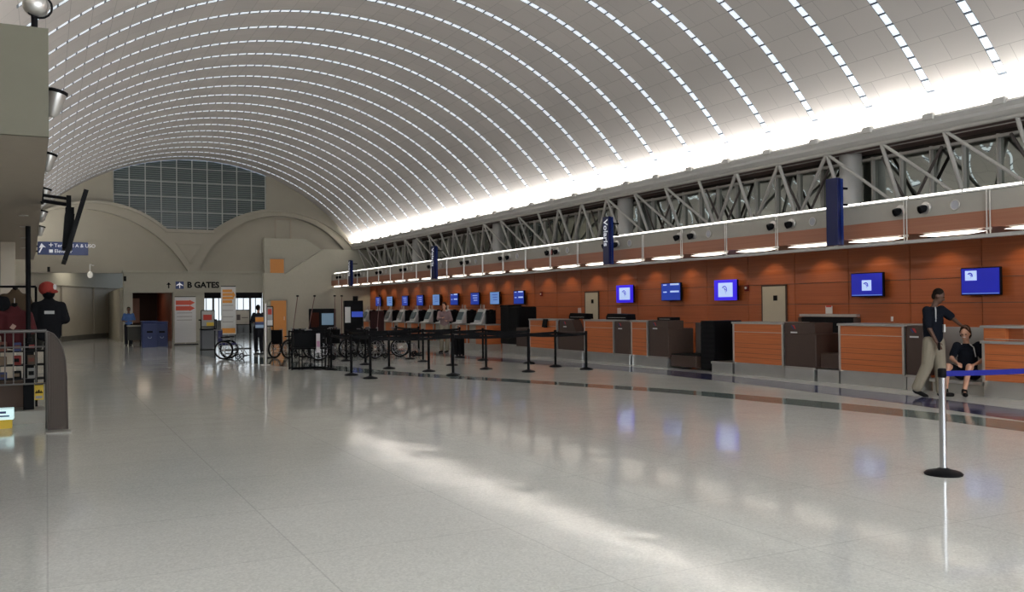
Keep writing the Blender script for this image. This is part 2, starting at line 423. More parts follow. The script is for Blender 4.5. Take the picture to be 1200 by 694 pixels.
colstrip(m, WX0, WX1, lambda x: 3.5, sill, YE, YE+.4, 60)
colstrip(m, WX1, 15.9, lambda x: 3.5, vz, YE, YE+.4, 30)
wall_end = struct(m, 'wall_far', BEIGE)
# raised archivolts, sill band and the small triangle between them
def ringarc(m, c, w, x0, x1, y0, y1, n=50):
    a0 = math.acos(max(-1, min(1, (x1-c[0])/c[2]))); a1 = math.acos(max(-1, min(1, (x0-c[0])/c[2])))
    vs = []
    for i in range(n+1):
        a = a0+(a1-a0)*i/n
        for r in (c[2], c[2]-w):
            for y in (y0, y1): vs.append((c[0]+r*math.cos(a), y, c[1]+r*math.sin(a)))
    fs = []
    for i in range(n):
        p = 4*i; q = p+4; fs += [(p, q, q+1, p+1), (p+2, p+3, q+3, q+2), (p, p+2, q+2, q), (p+1, q+1, q+3, p+3)]
    fs += [(0, 1, 3, 2), (4*n, 4*n+2, 4*n+3, 4*n+1)]; m.add(vs, fs)
LI = (1.37, .80, 5.88); RI = (11.3, 2.19, 4.46)
def hi_(x): return sill(x) if WX0 <= x <= WX1 else arc(x, L if x < 6.8 else Rr)
def lo_(x): return min(max(3.62, arc(x, LI) if x < 6.8 else arc(x, RI)), hi_(x)-.05)
m = MB(); colstrip(m, -1.7, 6.8, lo_, hi_, YE-.34, YE-.002, 70); struct(m, 'trim_3', BEIGE)
m = MB(); colstrip(m, 6.8, 15.5, lo_, hi_, YE-.34, YE-.002, 70); struct(m, 'trim_4', BEIGE)
m = MB(); ringarc(m, L, .14, -1.7, 5.5, YE-.48, YE-.33); struct(m, 'trim_16', BEIGE)
m = MB(); ringarc(m, Rr, .14, 7.8, 15.6, YE-.48, YE-.33); struct(m, 'trim_17', BEIGE)
struct(MB().box(5.45, 7.85, YE-.48, YE, 5.6, 5.77), 'trim_5', BEIGE)
m = MB()
for z in (4.1, 4.65, 5.15, 5.7): m.box(-1.5, 9.2, YE-.02, YE, z, z+.025)
m.box(5.95, 7.35, YE-.40, YE, 5.0, 5.06); m.prism([(5.95, 5.03), (6.02, 5.06), (6.75, 4.0), (6.66, 4.0)], 'y', YE-.40, YE); m.prism([(7.35, 5.03), (7.28, 5.06), (6.6, 4.0), (6.68, 4.0)], 'y', YE-.40, YE)
struct(m, 'trim_6', BEIGE)
m = MB(); m.box(11.1, 11.98, YE-.05, YE, 6.47, 6.53); m.box(11.92, 11.98, YE-.05, YE, 5.3, 6.53)
m.box(11.1, 11.14, YE-.05, YE, 5.3, 6.5)
struct(m, 'trim_7', SOFF)
# big window: glass with louvres seen through, mullions
m = MB(); colstrip(m, WX0, WX1, lambda x: sill(x)-.05, vz, YE+.2, YE+.24, 40); g = struct(m, 'window_50', GLASSD)
m = MB(); nv = 10
for i in range(nv+1):
    x = WX0+(WX1-WX0)*i/nv; x = min(max(x, WX0+.02), WX1-.02); m.box(x-.022, x+.022, YE+.12, YE+.2, sill(x), vz(x)+.02)
for z in (5.93+.0, 6.72, 7.50, 8.28, 9.05-.2+.16):
    xs = [WX0+.02*i for i in range(int((WX1-WX0)/.02))]; ok = [x for x in xs if sill(x)-.02 < z < vz(x)]
    if ok: m.box(min(ok), max(ok), YE+.13, YE+.19, z-.018, z+.018)
m.build('mullion', LOUV, g)
m = MB()
for i in range(70):
    z = 5.8+.11*i; xs = [x for x in [WX0+.05*k for k in range(153)] if sill(x) < z < vz(x)]
    if xs: m.box(min(xs), max(xs), YE+.19, YE+.2, z, z+.03)
m.build('louvre', mat('louvre_grey', (.17, .20, .19), .5), g)

# recess and curved lower wall at the far left
m = MB()
pl = [(-2.2, 48.5), (-.6, 50.6), (.7, 53), (1.5, 55.4), (2.4, 57.7), (3.2, 59.4), (4.2, 60.8)]
def wallpoly(m, pl, z0, z1, th=.3):
    for (a, b) in zip(pl, pl[1:]):
        m.add([(a[0], a[1], z0), (b[0], b[1], z0), (b[0], b[1]+th, z0), (a[0], a[1]+th, z0), (a[0], a[1], z1), (b[0], b[1], z1), (b[0], b[1]+th, z1), (a[0], a[1]+th, z1)],
              [(0, 3, 2, 1), (4, 5, 6, 7), (0, 1, 5, 4), (1, 2, 6, 5), (2, 3, 7, 6), (3, 0, 4, 7)])
wallpoly(m, pl, 0, 3.0); struct(m, 'wall_left_far', STONE)
m = MB(); wallpoly(m, [(x+.05, y-.12) for x, y in pl], 2.95, 4.3, .14); struct(m, 'trim_8', mat('cream_fascia_lit', (.56, .53, .43), .7))  # lighter copy of the fascia cream, brightness put into the colour for the dim recess
m = MB(); wallpoly(m, [(x+.02, y-.05) for x, y in pl], 0, .28, .06); struct(m, 'baseboard_left', mat('dark_base', (.16, .15, .13), .4))
area('recess_light', (1.2, 53.5, 4.15), 3.0, 3.0, 60, (0, .25, -1), (1, .93, .8))  # fill lamp added to brighten the recess wall
m = MB()
for x, y in ((.7, 52.9), (2.42, 57.6), (-.05, 51.4)): m.box(x-.03, x+.03, y-.05, y+.02, .3, 2.95)
struct(m, 'trim_9', SOFF)
# lower portal wall with the gate passages
PY = 49.5
m = MB()
m.box(3.45, 3.86, PY, PY+.6, 0, 2.5); m.box(5.78, 7.32, PY, PY+.6, 0, 2.5); m.box(3.45, 10.3, PY-.05, PY+.6, 2.5, 3.55)
struct(m, 'wall_portal', CREAM)
struct(MB().box(3.4, 10.3, PY-.14, PY+.6, 3.52, 3.62), 'trim_10', CREAM)
m = MB(); m.box(3.5, 16, PY+.6, 66, 2.7, 2.8); m.box(-9, 3.6, 50.4, 66, 4.25, 4.35); struct(m, 'ceiling_passage', SOFF)
area('passage_light', (4.7, 53.2, 2.62), 2.0, .6, 10, (0, 0, -1), (1, .8, .6))  # small warm fill added to lift the dark passage
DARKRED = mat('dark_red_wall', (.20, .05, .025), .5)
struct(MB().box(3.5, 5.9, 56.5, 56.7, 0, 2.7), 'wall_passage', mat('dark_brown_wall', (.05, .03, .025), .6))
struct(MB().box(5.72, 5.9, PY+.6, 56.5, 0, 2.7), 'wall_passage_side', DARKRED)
struct(MB().box(3.3, 3.5, PY+.6, 60.8, 0, 2.7), 'wall_passage_left', BEIGE)
struct(MB().box(5.9, 7.2, PY+.6, 56.7, 0, 2.7), 'wall_passage_core', BEIGE)
struct(MB().box(7.32, 10.3, PY+.05, PY+.4, 2.2, 2.5), 'trim_11', BLACK)
g = struct(MB().box(7.2, 16, 63, 63.1, 0, 2.7), 'window_51', GLOWW)
m = MB()
for i in range(22): x = 7.4+.4*i; m.box(x, x+(.05 if i % 3 else .14), 62.9, 62.98, 0, 2.7)
m.box(7.2, 16, 62.9, 62.98, .0, .9); m.build('mullion', STEELW, g)
tag(MB().box(4.35, 4.75, 56.2, 56.45, .9, 2.3).build('poster', mat('brown_poster', (.22, .09, .05), .5)), 'brown wall poster at back of the dark gate passage', 'poster')
# stair volume at the right of the end wall
m = MB(); m.prism([(10.3, 0), (10.3, 3.54), (11.49, 3.5), (13.55, 4.86), (16.2, 4.86), (16.2, 0)], 'y', PY-.3, PY); struct(m, 'wall_stair', mat('pale_stair_wall', (.46, .44, .36), .7))
m = MB(); m.prism([(10.42, 3.4), (10.42, 5.42), (12.65, 5.42), (13.6, 4.8), (13.6, 3.4)], 'y', PY, PY+.3); struct(m, 'wall_stair_upper', mat('stair_wall', (.40, .38, .31), .7))
w52 = struct(MB().box(10.72, 11.45, PY-.02, PY+.05, 3.55, 4.3), 'window_52', AMBER)
m = MB(); m.box(10.66, 11.5, PY-.04, PY-.01, 4.3, 4.34); m.box(10.66, 10.71, PY-.04, PY-.01, 3.52, 4.3); m.box(11.45, 11.5, PY-.04, PY-.01, 3.52, 4.3); m.build('window_frame', CREAM, w52)
d = struct(MB().box(10.66, 11.48, PY-.36, PY-.31, 0, 2.05), 'door_1', AMBER)
m = MB(); m.box(10.6, 10.66, PY-.37, PY-.3, 0, 2.1); m.box(11.48, 11.54, PY-.37, PY-.3, 0, 2.1); m.box(10.6, 11.54, PY-.37, PY-.3, 2.05, 2.1); m.build('door_frame', CREAM, d)
MB().tube((11.36, PY-.4, 1.0), (11.36, PY-.4, 1.2), .012).build('handle', STEEL, d)

# left boundary
struct(MB().box(-1.95, -1.75, YB, YE, 2.8, 5.2), 'wall_left', BEIGE)
struct(MB().box(-5.2, -5.0, 10, 50, 0, 3), 'wall_shop_back', STONE)
struct(MB().box(-9, 17.5, 66, 66.2, 0, 5), 'wall_beyond', BEIGE)
# back of the hall behind the camera: glazed entrance
struct(MB().box(-9, 17.5, YB-.3, YB-.1, 0, 1.0), 'wall_back', BEIGE)
g = struct(MB().box(-4, 15.9, YB-.12, YB-.1, 1.0, 9.6), 'window_53', emis('back_fill_glow', (.88, .94, 1), BACKFILL))
m = MB()
for i in range(11): m.box(-4+2*i-.05, -4+2*i+.05, YB-.1, YB, 1.0, 9.6)
for z in (1, 3.2, 5.4): m.box(-4, 16, YB-.1, YB, z-.05, z+.05)
m.build('mullion', STEELW, g)
struct(MB().box(-9.2, -9, YB, 66, 0, 4.4), 'wall_outer_left', BEIGE)

# right side: orange wall, soffit, bulkhead, ledge, clerestory
XW = 16.2
struct(MB().box(XW+.03, XW+.3, YB, YE-.3, 0, 3.5), 'wall_right', DARKC)
m = MB(); PW = 1.655; y = 11.6-PW*12
while y < YE-.4:
    y1 = min(y+PW, YE-.32)
    for z0, z1 in ((0, .6), (.6, 1.09), (1.09, 1.585), (1.585, 2.08), (2.08, 2.86)):
        m.box(XW, XW+.05, y+.009, y1-.009, z0+.007, z1-.007)
    y += PW
struct(m, 'wall_right_panels', ORANGE)
struct(MB().box(14.2, XW+.05, YB, YE-.3, 2.86, 3.0), 'ceiling_soffit', mat('soffit_brown', (.30, .2, .14), .6))
struct(MB().box(14.0, 14.2, YB, YE-.3, 3.125, 3.46), 'trim_12', GREYP)
m = MB(); y = 9.86-1.645*11
while y < YE-.4:
    y1 = min(y+1.645, YE-.3); m.box(13.985, 14.2, y+.006, y1-.006, 2.845, 3.125); y += 1.645
struct(m, 'trim_13', BAND)
struct(MB().box(14.02, XW+.2, YB, YE-.3, 3.43, 3.46), 'ledge_floor', DARKC)['kind'] = 'structure'
struct(MB().box(13.95, 14.1, YB, YE-.3, 2.675, 2.735), 'trim_14', STEELW)
# hangers
hy = []; y = 9.86-1.645*8
while y < YE-.6: hy.append(y); y += 1.645
h0 = None
HL = 'pair of slim steel rods hanging down the face of the bulkhead to the canopy edge'
for i, y in enumerate(hy):
    if h0 is None:
        h0 = thing('hanger', HL, 'hanger', (13.96, y, 0), 0, 'steel hanger rods along the bulkhead')
        for s in (-.03, .03): MB().tube((0, s, 2.70), (0, s, 3.47), .011, 6).build('rod', ALU, h0)
        MB().box(-.015, .02, -.05, .05, 2.80, 2.835).build('clamp', ALU, h0)
    else: dup(h0, (13.96, y, 0))
# tubes on the top ledge and in the trough
t0 = None; y = 9.29-1.095*8; k = 0
while y < YE-1.4:
    if t0 is None:
        t0 = thing('tube_light', 'white fluorescent tube in the glowing line along the bulkhead top', 'light', (14.03, y, 3.47), 0, 'tube lights along the bulkhead top')
        MB().box(-.03, .03, .0, 1.09, -.0, .025).build('housing', WHITE, t0)
        m = MB(); m.tube((-.012, .02, .045), (-.012, 1.07, .045), .019, 8); m.build('tube', TUBE, t0)
    else: dup(t0, (14.03, y, 3.47))
    y += 1.095
r0 = None
for y in hy:
    if r0 is None:
        r0 = thing('wall_washer', 'bright elongated lamp glowing in the trough above the counters', 'light', (14.13, y+.17, 2.80), 0, 'lamps in the trough above the counters')
        m = MB()
        m.prism([(0, .0), (.3, -.028), (1.0, -.028), (1.3, .0), (1.0, .022), (.3, .022)], 'x', -.03, .03); m.build('lens', TUBE2, r0)
        MB().box(-.04, .06, .1, 1.2, .03, .06).build('housing', WHITE, r0)
    else: dup(r0, (14.13, y+.17, 2.80))
for y in hy:
    l = bpy.data.lights.new('downlight', 'SPOT'); l.energy = WASH; l.spot_size = math.radians(115); l.spot_blend = .6; l.shadow_soft_size = .05; l.color = (1, .78, .5)
    o = bpy.data.objects.new('downlight', l); COL.objects.link(o); o.location = (15.72, y+.82+.0, 2.82); o.rotation_euler = (0, math.radians(-14), 0)
# cove ledge and brackets
XL = 15.3
m = MB(); m.prism([(XL, 4.95), (XL-.05, 5.02), (XL-.03, 5.08), (XL-.06, 5.17), (XL-.02, 5.22), (XL+.03, 5.2), (XL+.06, 4.99), (16.45, 4.99), (16.45, 4.93), (XL+.02, 4.93)], 'y', YB, YE)
led = struct(m, 'trim_15', STEELW, smooth=False)
for i in range(-8, 27):
    y = 10.27+1.48*i+.25
    MB().cbox(XL-.09, XL+.05, y-.13, y+.13, 5.14, 5.27, .02).build('bracket', STEELW, led)
struct(MB().box(15.34, 16.45, YB, YE-.3, 4.89, 4.93), 'ceiling_truss_bay', LIP)
struct(MB().box(16.45, 16.6, YB, YE, 3.46, 6.2), 'wall_clerestory', DARKC)
g = struct(MB().box(16.3, 16.32, YB, YE-.3, 3.46, 4.89), 'window_54', WGLASS)
m = MB(); y = 12.6-.74*27
while y < YE-.5: m.box(16.22, 16.3, y-.022, y+.022, 3.46, 4.82); y += .745
m.box(16.2, 16.3, YB, YE-.3, 4.74, 4.80); m.build('mullion', TRUSSM, g)
# columns
for k in range(-2, 5):
    y = 14.55+8.86*k
    MB().lathe([(.24, 3.46), (.24, 4.9)], (15.93, y, 0), 24).build('pillar', STEELW, None, 'auto', 'structure')
# space truss
tr = thing('roof_truss', 'long grey steel truss of slanting tubes under the white glowing vault edge', 'truss', (0, 0, 0))
XT, XB, ZT, ZBt = 15.36, 15.88, 4.90, 3.58
N0 = -9
def tp(i): return Vector((XT, 10.27+1.477*i, ZT))
def bpnt(i): return Vector((XB, 10.22+1.477*i, ZBt))
MB().tube((XT, tp(N0).y, ZT+.0), (XT, YE-.3, ZT+.0), .045, 10).build('top_chord', TRUSSM, tr)
MB().tube((XB, tp(N0).y, ZBt), (XB, YE-.3, ZBt), .05, 10).build('bottom_chord', TRUSSM, tr)
mem = []
for i in range(N0, 27):
    k = i % 6; mem.append((tp(i), bpnt(i), .042))
    if k in (1, 2, 3): mem.append((tp(i), bpnt(i-1), .036))
    if k in (3, 4, 5): mem.append((tp(i), bpnt(i+1), .042))
    # rear bracing against the glass, its shade put into a dark colour
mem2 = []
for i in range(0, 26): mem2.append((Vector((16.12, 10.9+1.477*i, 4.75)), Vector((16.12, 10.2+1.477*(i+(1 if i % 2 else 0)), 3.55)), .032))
for a, b, r in mem[:88]: MB().tube(a, b, r, 8).build('diagonal', TRUSSM, tr, 'auto')
mm = MB()
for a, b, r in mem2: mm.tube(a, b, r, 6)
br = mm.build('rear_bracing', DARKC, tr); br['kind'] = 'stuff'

# speakers / spotlights on the bulkhead, one pair and a disc per 3.29 m
sp0 = ds0 = None
for k in range(-1, 12):
    yb = 11.35+3.29*k
    if yb > 48.5: break
    for j, dy in enumerate((.27, -.27)):
        if sp0 is None:
            sp0 = thing('spotlight', 'round dark spotlight head on the grey bulkhead, one of the pairs', 'spotlight', (13.98, yb+dy, 3.29), 0, 'paired round spotlights on the bulkhead')
            MB().lathe([(.105, .02), (.11, 0), (.10, -.02)], (0, 0, 0), 16, 'x').build('base', ALU, sp0, 'auto')
            m = MB(); Mx = Matrix.Rotation(math.radians(-25), 4, 'Z') @ Matrix.Rotation(math.radians(-20), 4, 'Y')
            m.lathe([(.05, 0), (.07, -.05), (.072, -.13), (.06, -.135), (.05, -.10)], (0, 0, 0), 16, 'x'); m.v = [tuple(Mx @ Vector(v)) for v in m.v]; m.build('head', BLACKM, sp0, 'auto')
        else: dup(sp0, (13.98, yb+dy, 3.29))
    if ds0 is None:
        ds0 = thing('ceiling_speaker', 'round pale speaker grille flush on the grey bulkhead beside spotlights', 'speaker', (13.985, yb-.85, 3.28), 0, 'round speaker grilles on the bulkhead')
        MB().torus((0, 0, 0), .085, .012, 'x', 24).build('ring', ALU, ds0, True)
        MB().lathe([(.08, .01), (.08, -.004)], (0, 0, 0), 24, 'x').build('grille', mat('speaker_grille', (.38, .38, .42), .7), ds0)
    else: dup(ds0, (13.985, yb-.85, 3.28))
es = thing('exit_sign', 'small dark red sign on the grey bulkhead between the spotlights', 'sign', (13.98, 24.75, 3.28))
MB().box(0, .03, -.19, .19, -.09, .09).build('housing', BLACKM, es); MB().box(-.006, 0, -.17, .17, -.07, .07).build('face', mat('dim_red', (.25, .03, .03), .5), es)

# blue banners
for yc, lab, word in ((12.85, 'plain deep blue banner blade hanging nearest, over the counter with the screens', None),
                      (20.85, 'second nearest blue banner blade with white vertical lettering, over the narrow counters', 'Volaris'),
                      (33.3, 'third blue banner blade with white vertical lettering, above the kiosk row', 'Volaris'),
                      (44.4, 'farthest blue banner blade with white lettering, by the pale end wall', 'Volaris')):
    b = thing('banner', lab, 'banner', (13.6, yc, 2.72), 0)
    MB().cbox(-.06, .03, -.15, .15, 0, 1.3, .01).build('panel', BANNERB, b)
    MB().box(.03, .09, -.153, -.11, .0, 1.28).build('edge_blade', BANNERL, b)
    m = MB(); m.box(.03, .36, -.02, .02, 1.1, 1.14); m.box(.03, .36, -.02, .02, .78, .82); m.build('bracket', BLACKM, b)
    if word:
        M = Matrix.Translation((-.066, -.03, 1.2)) @ Matrix(((0, 0, -1), (0, 1, 0), (1, 0, 0))).to_4x4()
        M = Matrix.Translation((-.066, .0, 1.22)) @ Matrix(((0, 0, -1, 0), (0, -1, 0, 0), (-1, 0, 0, 0), (0, 0, 0, 1)))
        text(word, 'lettering', WHITET, b, .26, M, bold=.005)

# doors in the orange wall, wall fittings
for n, (y0, y1) in enumerate(((16.86, 17.67), (25.4, 26.2))):
    d = struct(MB().box(XW-.03, XW+.02, y0, y1, 0, 2.04), 'door_%d' % (n+2), DOORM)
    m = MB(); m.box(XW-.04, XW+.02, y0-.03, y0, 0, 2.07); m.box(XW-.04, XW+.02, y1, y1+.03, 0, 2.07); m.box(XW-.04, XW+.02, y0-.03, y1+.03, 2.04, 2.07); m.build('door_frame', BROWN, d)
    MB().box(XW-.037, XW-.03, y0+.28, y0+.42, 1.68, 1.81).build('sign', BLACK, d)
    m = MB(); m.tube((XW-.03, y1-.08, 1.0), (XW-.08, y1-.08, 1.0), .012); m.tube((XW-.08, y1-.08, 1.0), (XW-.08, y1-.2, 1.0), .01); m.build('handle', STEEL, d)
for y, z, lab in ((18.0+.25, 2.02, 'small red alarm box on the orange wall left of the pale door'), (29.25, 2.05, 'small dark red alarm ring on the orange wall, farther from camera')):
    a = thing('fire_alarm', lab, 'alarm', (XW-.005, y, z)); MB().cbox(-.05, 0, -.07, .07, -.08, .08, .01).build('housing', REDC, a); MB().lathe([(.03, 0), (.03, -.02)], (-.05, 0, 0), 12, 'x').build('lens', WHITE, a)
cm = thing('dome_camera', 'dark dome camera under the canopy above the nearest wall screen', 'camera', (14.6, 11.45, 2.86)); MB().lathe([(.1, 0), (.1, -.04), (.09, -.05)], (0, 0, 0), 16).build('mount', BLACKM, cm, 'auto'); MB().ell((0, 0, -.05), (.085, .085, .07), 14, 8).build('dome', BLACK, cm, True)
# carousel opening in the wall
cb = thing('baggage_opening', 'dark baggage opening with steel lintel and rubber strips in the orange wall', 'opening', (XW-.005, 15.45, 0))
MB().box(-.10, -.01, -.8, .8, .1, 1.28).build('recess', BLACK, cb)
m = MB(); m.box(-.12, 0, -.86, .86, 1.29, 1.35); m.build('lintel', ALU, cb)
m = MB(); m.box(-.14, -.0, .8, .88, 0, 1.27); m.box(-.14, 0, -.88, -.8, 0, 1.27); m.build('jamb', BROWN, cb)
for i in range(8): MB().box(-.125+.006*(i % 2), -.115+.006*(i % 2), -.79+.198*i, -.79+.198*i+.193, .35, 1.26).build('strip', RUBBER, cb)
cb2 = thing('baggage_belt', 'dark conveyor belt table running along the orange wall behind the counters', 'conveyor', (15.75, 15.4, 0))
MB().box(-.25, .25, -1.5, 1.9, .35, .42).build('belt', RUBBER, cb2); MB().box(-.27, .27, -1.5, 1.9, 0, .34).build('side_panel', STEEL, cb2)

# ------------------------------------------------------------------ wall screens
def screen(yc, w, h, zc, style, lab, x=16.08):
    t = thing('television', lab, 'screen', (x, yc, zc))
    MB().cbox(-.045, .02, -w/2, w/2, -h/2, h/2, .008).build('bezel', BLACK, t)
    MB().box(.02, .12, -.08, .08, -.08, .08).build('wall_mount', BLACKM, t)
    face = {'b': SCR_B, 'v': SCR_V, 'r': SCR_R, 'l': SCR_L, 's': SCR_R}[style[0]]
    if style[0] == 'v': MB().box(-.048, -.045, -w/2, w/2, -h/2, h/2).build('screen', face, t)
    else: MB().box(-.048, -.045, -w/2+.02, w/2-.02, -h/2+.02, h/2-.02).build('screen', face, t)
    def mapimg(y0, y1, z0, z1):
        MB().box(-.050, -.048, y0, y1, z0, z1).build('picture', SCR_W, t)
        cy, cz, s = (y0+y1)/2, (z0+z1)/2, (z1-z0)
        m = MB(); m.prism([(cy-.1*s, cz+.02*s), (cy+.22*s, cz+.18*s), (cy+.02*s, cz-.02*s), (cy-.05*s, cz-.3*s), (cy-.02*s, cz+.0*s)], 'x', -.053, -.0505)
        m.torus((-.051, cy+.1*s, cz), .25*s, .012, 'x', 16, 4, .6, 3.6); m.build('emblem', SCR_B, t)
    if style == 'b1': mapimg(w/2-.35, w/2-.1, .0+.02, h/2-.06); MB().box(-.05, -.048, -w/2+.03, w/2-.03, -h/2+.03, -h/2+.045).build('ticker', SCR_L, t)
    if style == 'b2': mapimg(-.13, .13, -.13, .10); MB().box(-.05, -.048, -w/2+.03, w/2-.03, -h/2+.03, -h/2+.045).build('ticker', SCR_L, t)
    if style == 'v': mapimg(-w*.32, w*.32, -h*.34, h*.36)
    if style == 's':
        m = MB()
        for z in (h*.36, -.02): m.box(-.05, -.048, -w*.42, w*.02, z, z+.05); m.box(-.05, -.048, w*.2, w*.38, z, z+.03)
        m.build('text_lines', SCR_W, t)
    if style in ('r', 'l'):
        m = MB()
        for i in range(3): m.box(-.05, -.048, -w*.3, w*.25-.05*i, .12-.1*i, .145-.1*i)
        m.build('text_lines', SCR_W if style == 'r' else SCR_R, t)
    return t
screen(11.52, .84, .54, 1.995, 'b1', 'nearest wall screen, blue with a small white picture at its upper left')
screen(14.25, .88, .53, 2.0, 'b2', 'second nearest wall screen, blue with a small white picture in the centre')
screen(18.92, .9, .54, 1.98, 'v', 'bright violet-blue screen with large white picture, beside the pale door')
screen(21.3, .92, .52, 1.98, 's', 'royal blue flight list screen between two bright violet-blue screens')
screen(23.65, .92, .54, 1.96, 'v', 'violet-blue screen with white picture right of the farther pale door')
cols = ['r', 'l', 'r', 'r', 'l', 'r', 'l', 'r', 'l']
cols = ['s', 'l', 'r', 's', 'l', 'r', 'r', 'l', 'r']
nm = ['royal blue screen right of the palest one, above the big black cabinet', 'pale blue screen above the left side of the big black cabinet', 'royal blue screen above the last kiosk before the black cabinet',
      'blue screen with white lines above the second kiosk from the black cabinet', 'pale blue screen above the middle of the kiosk row', 'deep blue screen left of the pale one above the middle kiosks', 'blue screen sixth from the farthest, above the far kiosks',
      'pale blue screen second from the far end of the row', 'farthest small blue screen in the row above the kiosks']
for (yc, st, lb) in zip((30.8, 32.9, 34.8, 36.98, 39.08, 41.13, 43.2, 45.47, 47.33), cols, nm): screen(yc, .85, .52, 1.95, st, lb)

# ------------------------------------------------------------------ counters
def counter(y0, y1, lab, top=1.2, x=14.0, dep=.75, lines=(.97, .72, .62, .5, .4), toplip=.03, base=True):
    t = thing('check_in_counter', lab, 'counter', (x, (y0+y1)/2, 0)); a, b = y0-(y0+y1)/2, y1-(y0+y1)/2
    MB().box(0, dep, a+.03, b-.03, .28, top-.045).build('front_panel', ORANGE2, t)
    MB().cbox(-.03, dep, a-toplip, b+toplip, top-.045, top, .01).build('countertop', GREYC, t)
    m = MB()
    for s, e in ((a, a+.045), (b-.045, b)): MB().box(-.012, .05, s, e, .25, top-.045).build('corner_trim', ALU, t)
    m = MB(); m.box(-.004, 0, a+.05, b-.05, lines[0], lines[0]+.012)
    m.build('inlay_strip', ALU, t)
    m = MB()
    for z in lines[1:]: m.box(-.003, 0, a+.05, b-.05, z, z+.006)
    m.build('groove', BROWN, t)
    if base: MB().box(.03, dep-.05, a, b, 0, .28).build('plinth', STEEL, t)
    return t
def logo(parent, x, y, z):
    m = MB(); m.prism([(y+.05, z+.05), (y-.01, z+.05), (y-.05, z-.03), (y-.02, z-.03)], 'x', x-.004, x); o = m.build('emblem', mat('logo_red', (.5, .03, .03), .5), parent)
    m = MB(); m.prism([(y+.09, z+.04), (y+.06, z+.04), (y+.0, z-.03), (y+.03, z-.03)], 'x', x-.004, x); m.build('emblem', mat('logo_blue', (.03, .05, .2), .5), parent)
    m = MB(); m.box(x-.004, x, y-.09, y+.1, z-.12, z-.09); m.build('name_line', WHITE, parent)
def pod(y0, y1, lab, h=.98, hi=None, x=14.0, lg=True, dep=.8):
    t = thing('bag_drop_pod', lab, 'pod', (x, (y0+y1)/2, 0)); a, b = y0-(y0+y1)/2, y1-(y0+y1)/2
    MB().cbox(0, dep, a, b, .28, h, .012).build('cabinet', BROWN, t)
    if hi:
        m = MB(); m.prism([(a+(b-a)*.45 if (b-a) > .9 else a+.02, h), (a+(b-a)*.62 if (b-a) > .9 else a+.02, 1.2), (b, 1.2), (b, h)], 'x', .0, .5); m.build('upstand', BROWN, t)
    if lg: logo(t, -.001, b-.28 if (b-a) > .6 else (a+b)/2, 1.1 if hi else h-.1)
    MB().box(-.03, dep-.05, a+.03, b-.03, .0, .24).build('plinth', STEEL, t)
    MB().box(-.035, .0, a, b, .24, .28).build('kick_strip', ALU, t)
    return t
# nearest counter with recessed upper part
t = counter(6.6, 10.04, 'nearest orange counter at the right edge, with a raised recessed shelf', top=.945)
MB().box(0, .5, 1.3, 1.69, .945, 1.16).build('upper_panel', ORANGE2, t)
MB().box(.08, .5, 1.04, 1.3, .945, 1.16).build('side_panel', ORANGE, t)
MB().box(.2, .55, -1.7, 1.04, .945, 1.16).build('back_panel', STEEL, t)
MB().cbox(-.03, .75, .95, 1.75, 1.16, 1.2, .01).build('upper_top', GREYC, t)
# bag scale well where the woman sits
t = thing('bag_scale', 'low steel bag scale well with grey back panel where the woman sits', 'scale', (14.1, 10.62, 0))
MB().cbox(.0, .78, -.50, .55, .18, .24, .01).build('platform', STEEL, t); MB().box(.06, .72, -.48, .52, 0, .18).build('base', GREYP, t)
MB().box(.8, .86, -.55, .92, 0, 1.14).build('back_panel', GREYC, t); MB().box(.79, .8, -.55, .55, .8, .82).build('seam', BLACKM, t)
pod(11.2, 11.56, 'narrow dark brown pod with small red and white logo behind the standing man', h=1.18, hi=None, dep=.3)
counter(11.6, 13.15, 'orange slatted counter just left of the standing man')
pod(13.76, 14.64, 'wide brown pod stepped up at its left, in front of the baggage opening', h=.98, hi=True)
counter(14.68, 16.28, 'orange slatted counter right of the black cabinet')
t = thing('low_shelf', 'low dark brown luggage shelf in front of the baggage opening', 'shelf', (14.1, 13.46, 0)); MB().cbox(0, .7, -.28, .28, .28, .58, .01).build('body', BROWN, t); MB().box(-.08, .6, -.28, .28, 0, .26).build('plinth', STEEL, t)
t = thing('bag_scale', 'low empty steel bag scale in front of the black cabinet', 'scale', (14.0, 16.7, 0)); MB().cbox(0, .6, -.38, .38, .2, .26, .01).build('platform', STEEL, t); MB().box(.02, .58, -.36, .36, 0, .2).build('base', STEEL, t)
t = thing('black_cabinet', 'tall black cabinet standing between the counters, textured left side', 'cabinet', (14.12, 17.08, 0))
MB().cbox(0, .85, 0, .52, .03, 1.21, .015).build('body', BLACK, t)
for i in range(9): MB().box(-.006, 0, .02, .5, .1+.12*i, .16+.12*i).build('slat', RUBBER, t)
m = MB(); m.box(.03, .1, .03, .1, 0, .03); m.box(.75, .82, .4, .48, 0, .03); m.build('foot', BLACKM, t)
t = thing('bag_scale', 'grey-backed bag scale well with low brown front left of the black cabinet', 'scale', (14.05, 18.2, 0))
MB().box(.8, .86, -.58, .5, 0, 1.14).build('back_panel', STEEL, t); MB().cbox(0, .78, -.52, .5, .06, .34, .01).build('base', BROWN, t); MB().box(.02, .76, -.5, .48, .34, .37).build('platform', RUBBER, t)
pod(18.72, 19.55, 'brown pod with red and white logo right of the narrow orange counter', h=1.0, hi=True)
counter(19.6, 20.36, 'narrow orange counter between two dark brown logo pods')
pod(20.38, 21.16, 'brown logo pod between the narrow and the wide orange counter', h=1.17, hi=None)
counter(21.2, 22.76, 'wide orange counter in front of the farther pale door')
pod(22.8, 24.3, 'wide brown pod with a sloping logo stand, behind the last stanchion', h=.84, hi=False, lg=False)
t = thing('logo_stand', 'sloping brown logo stand on the wide pod behind the last stanchion', 'stand', (14.02, 23.8, .84))
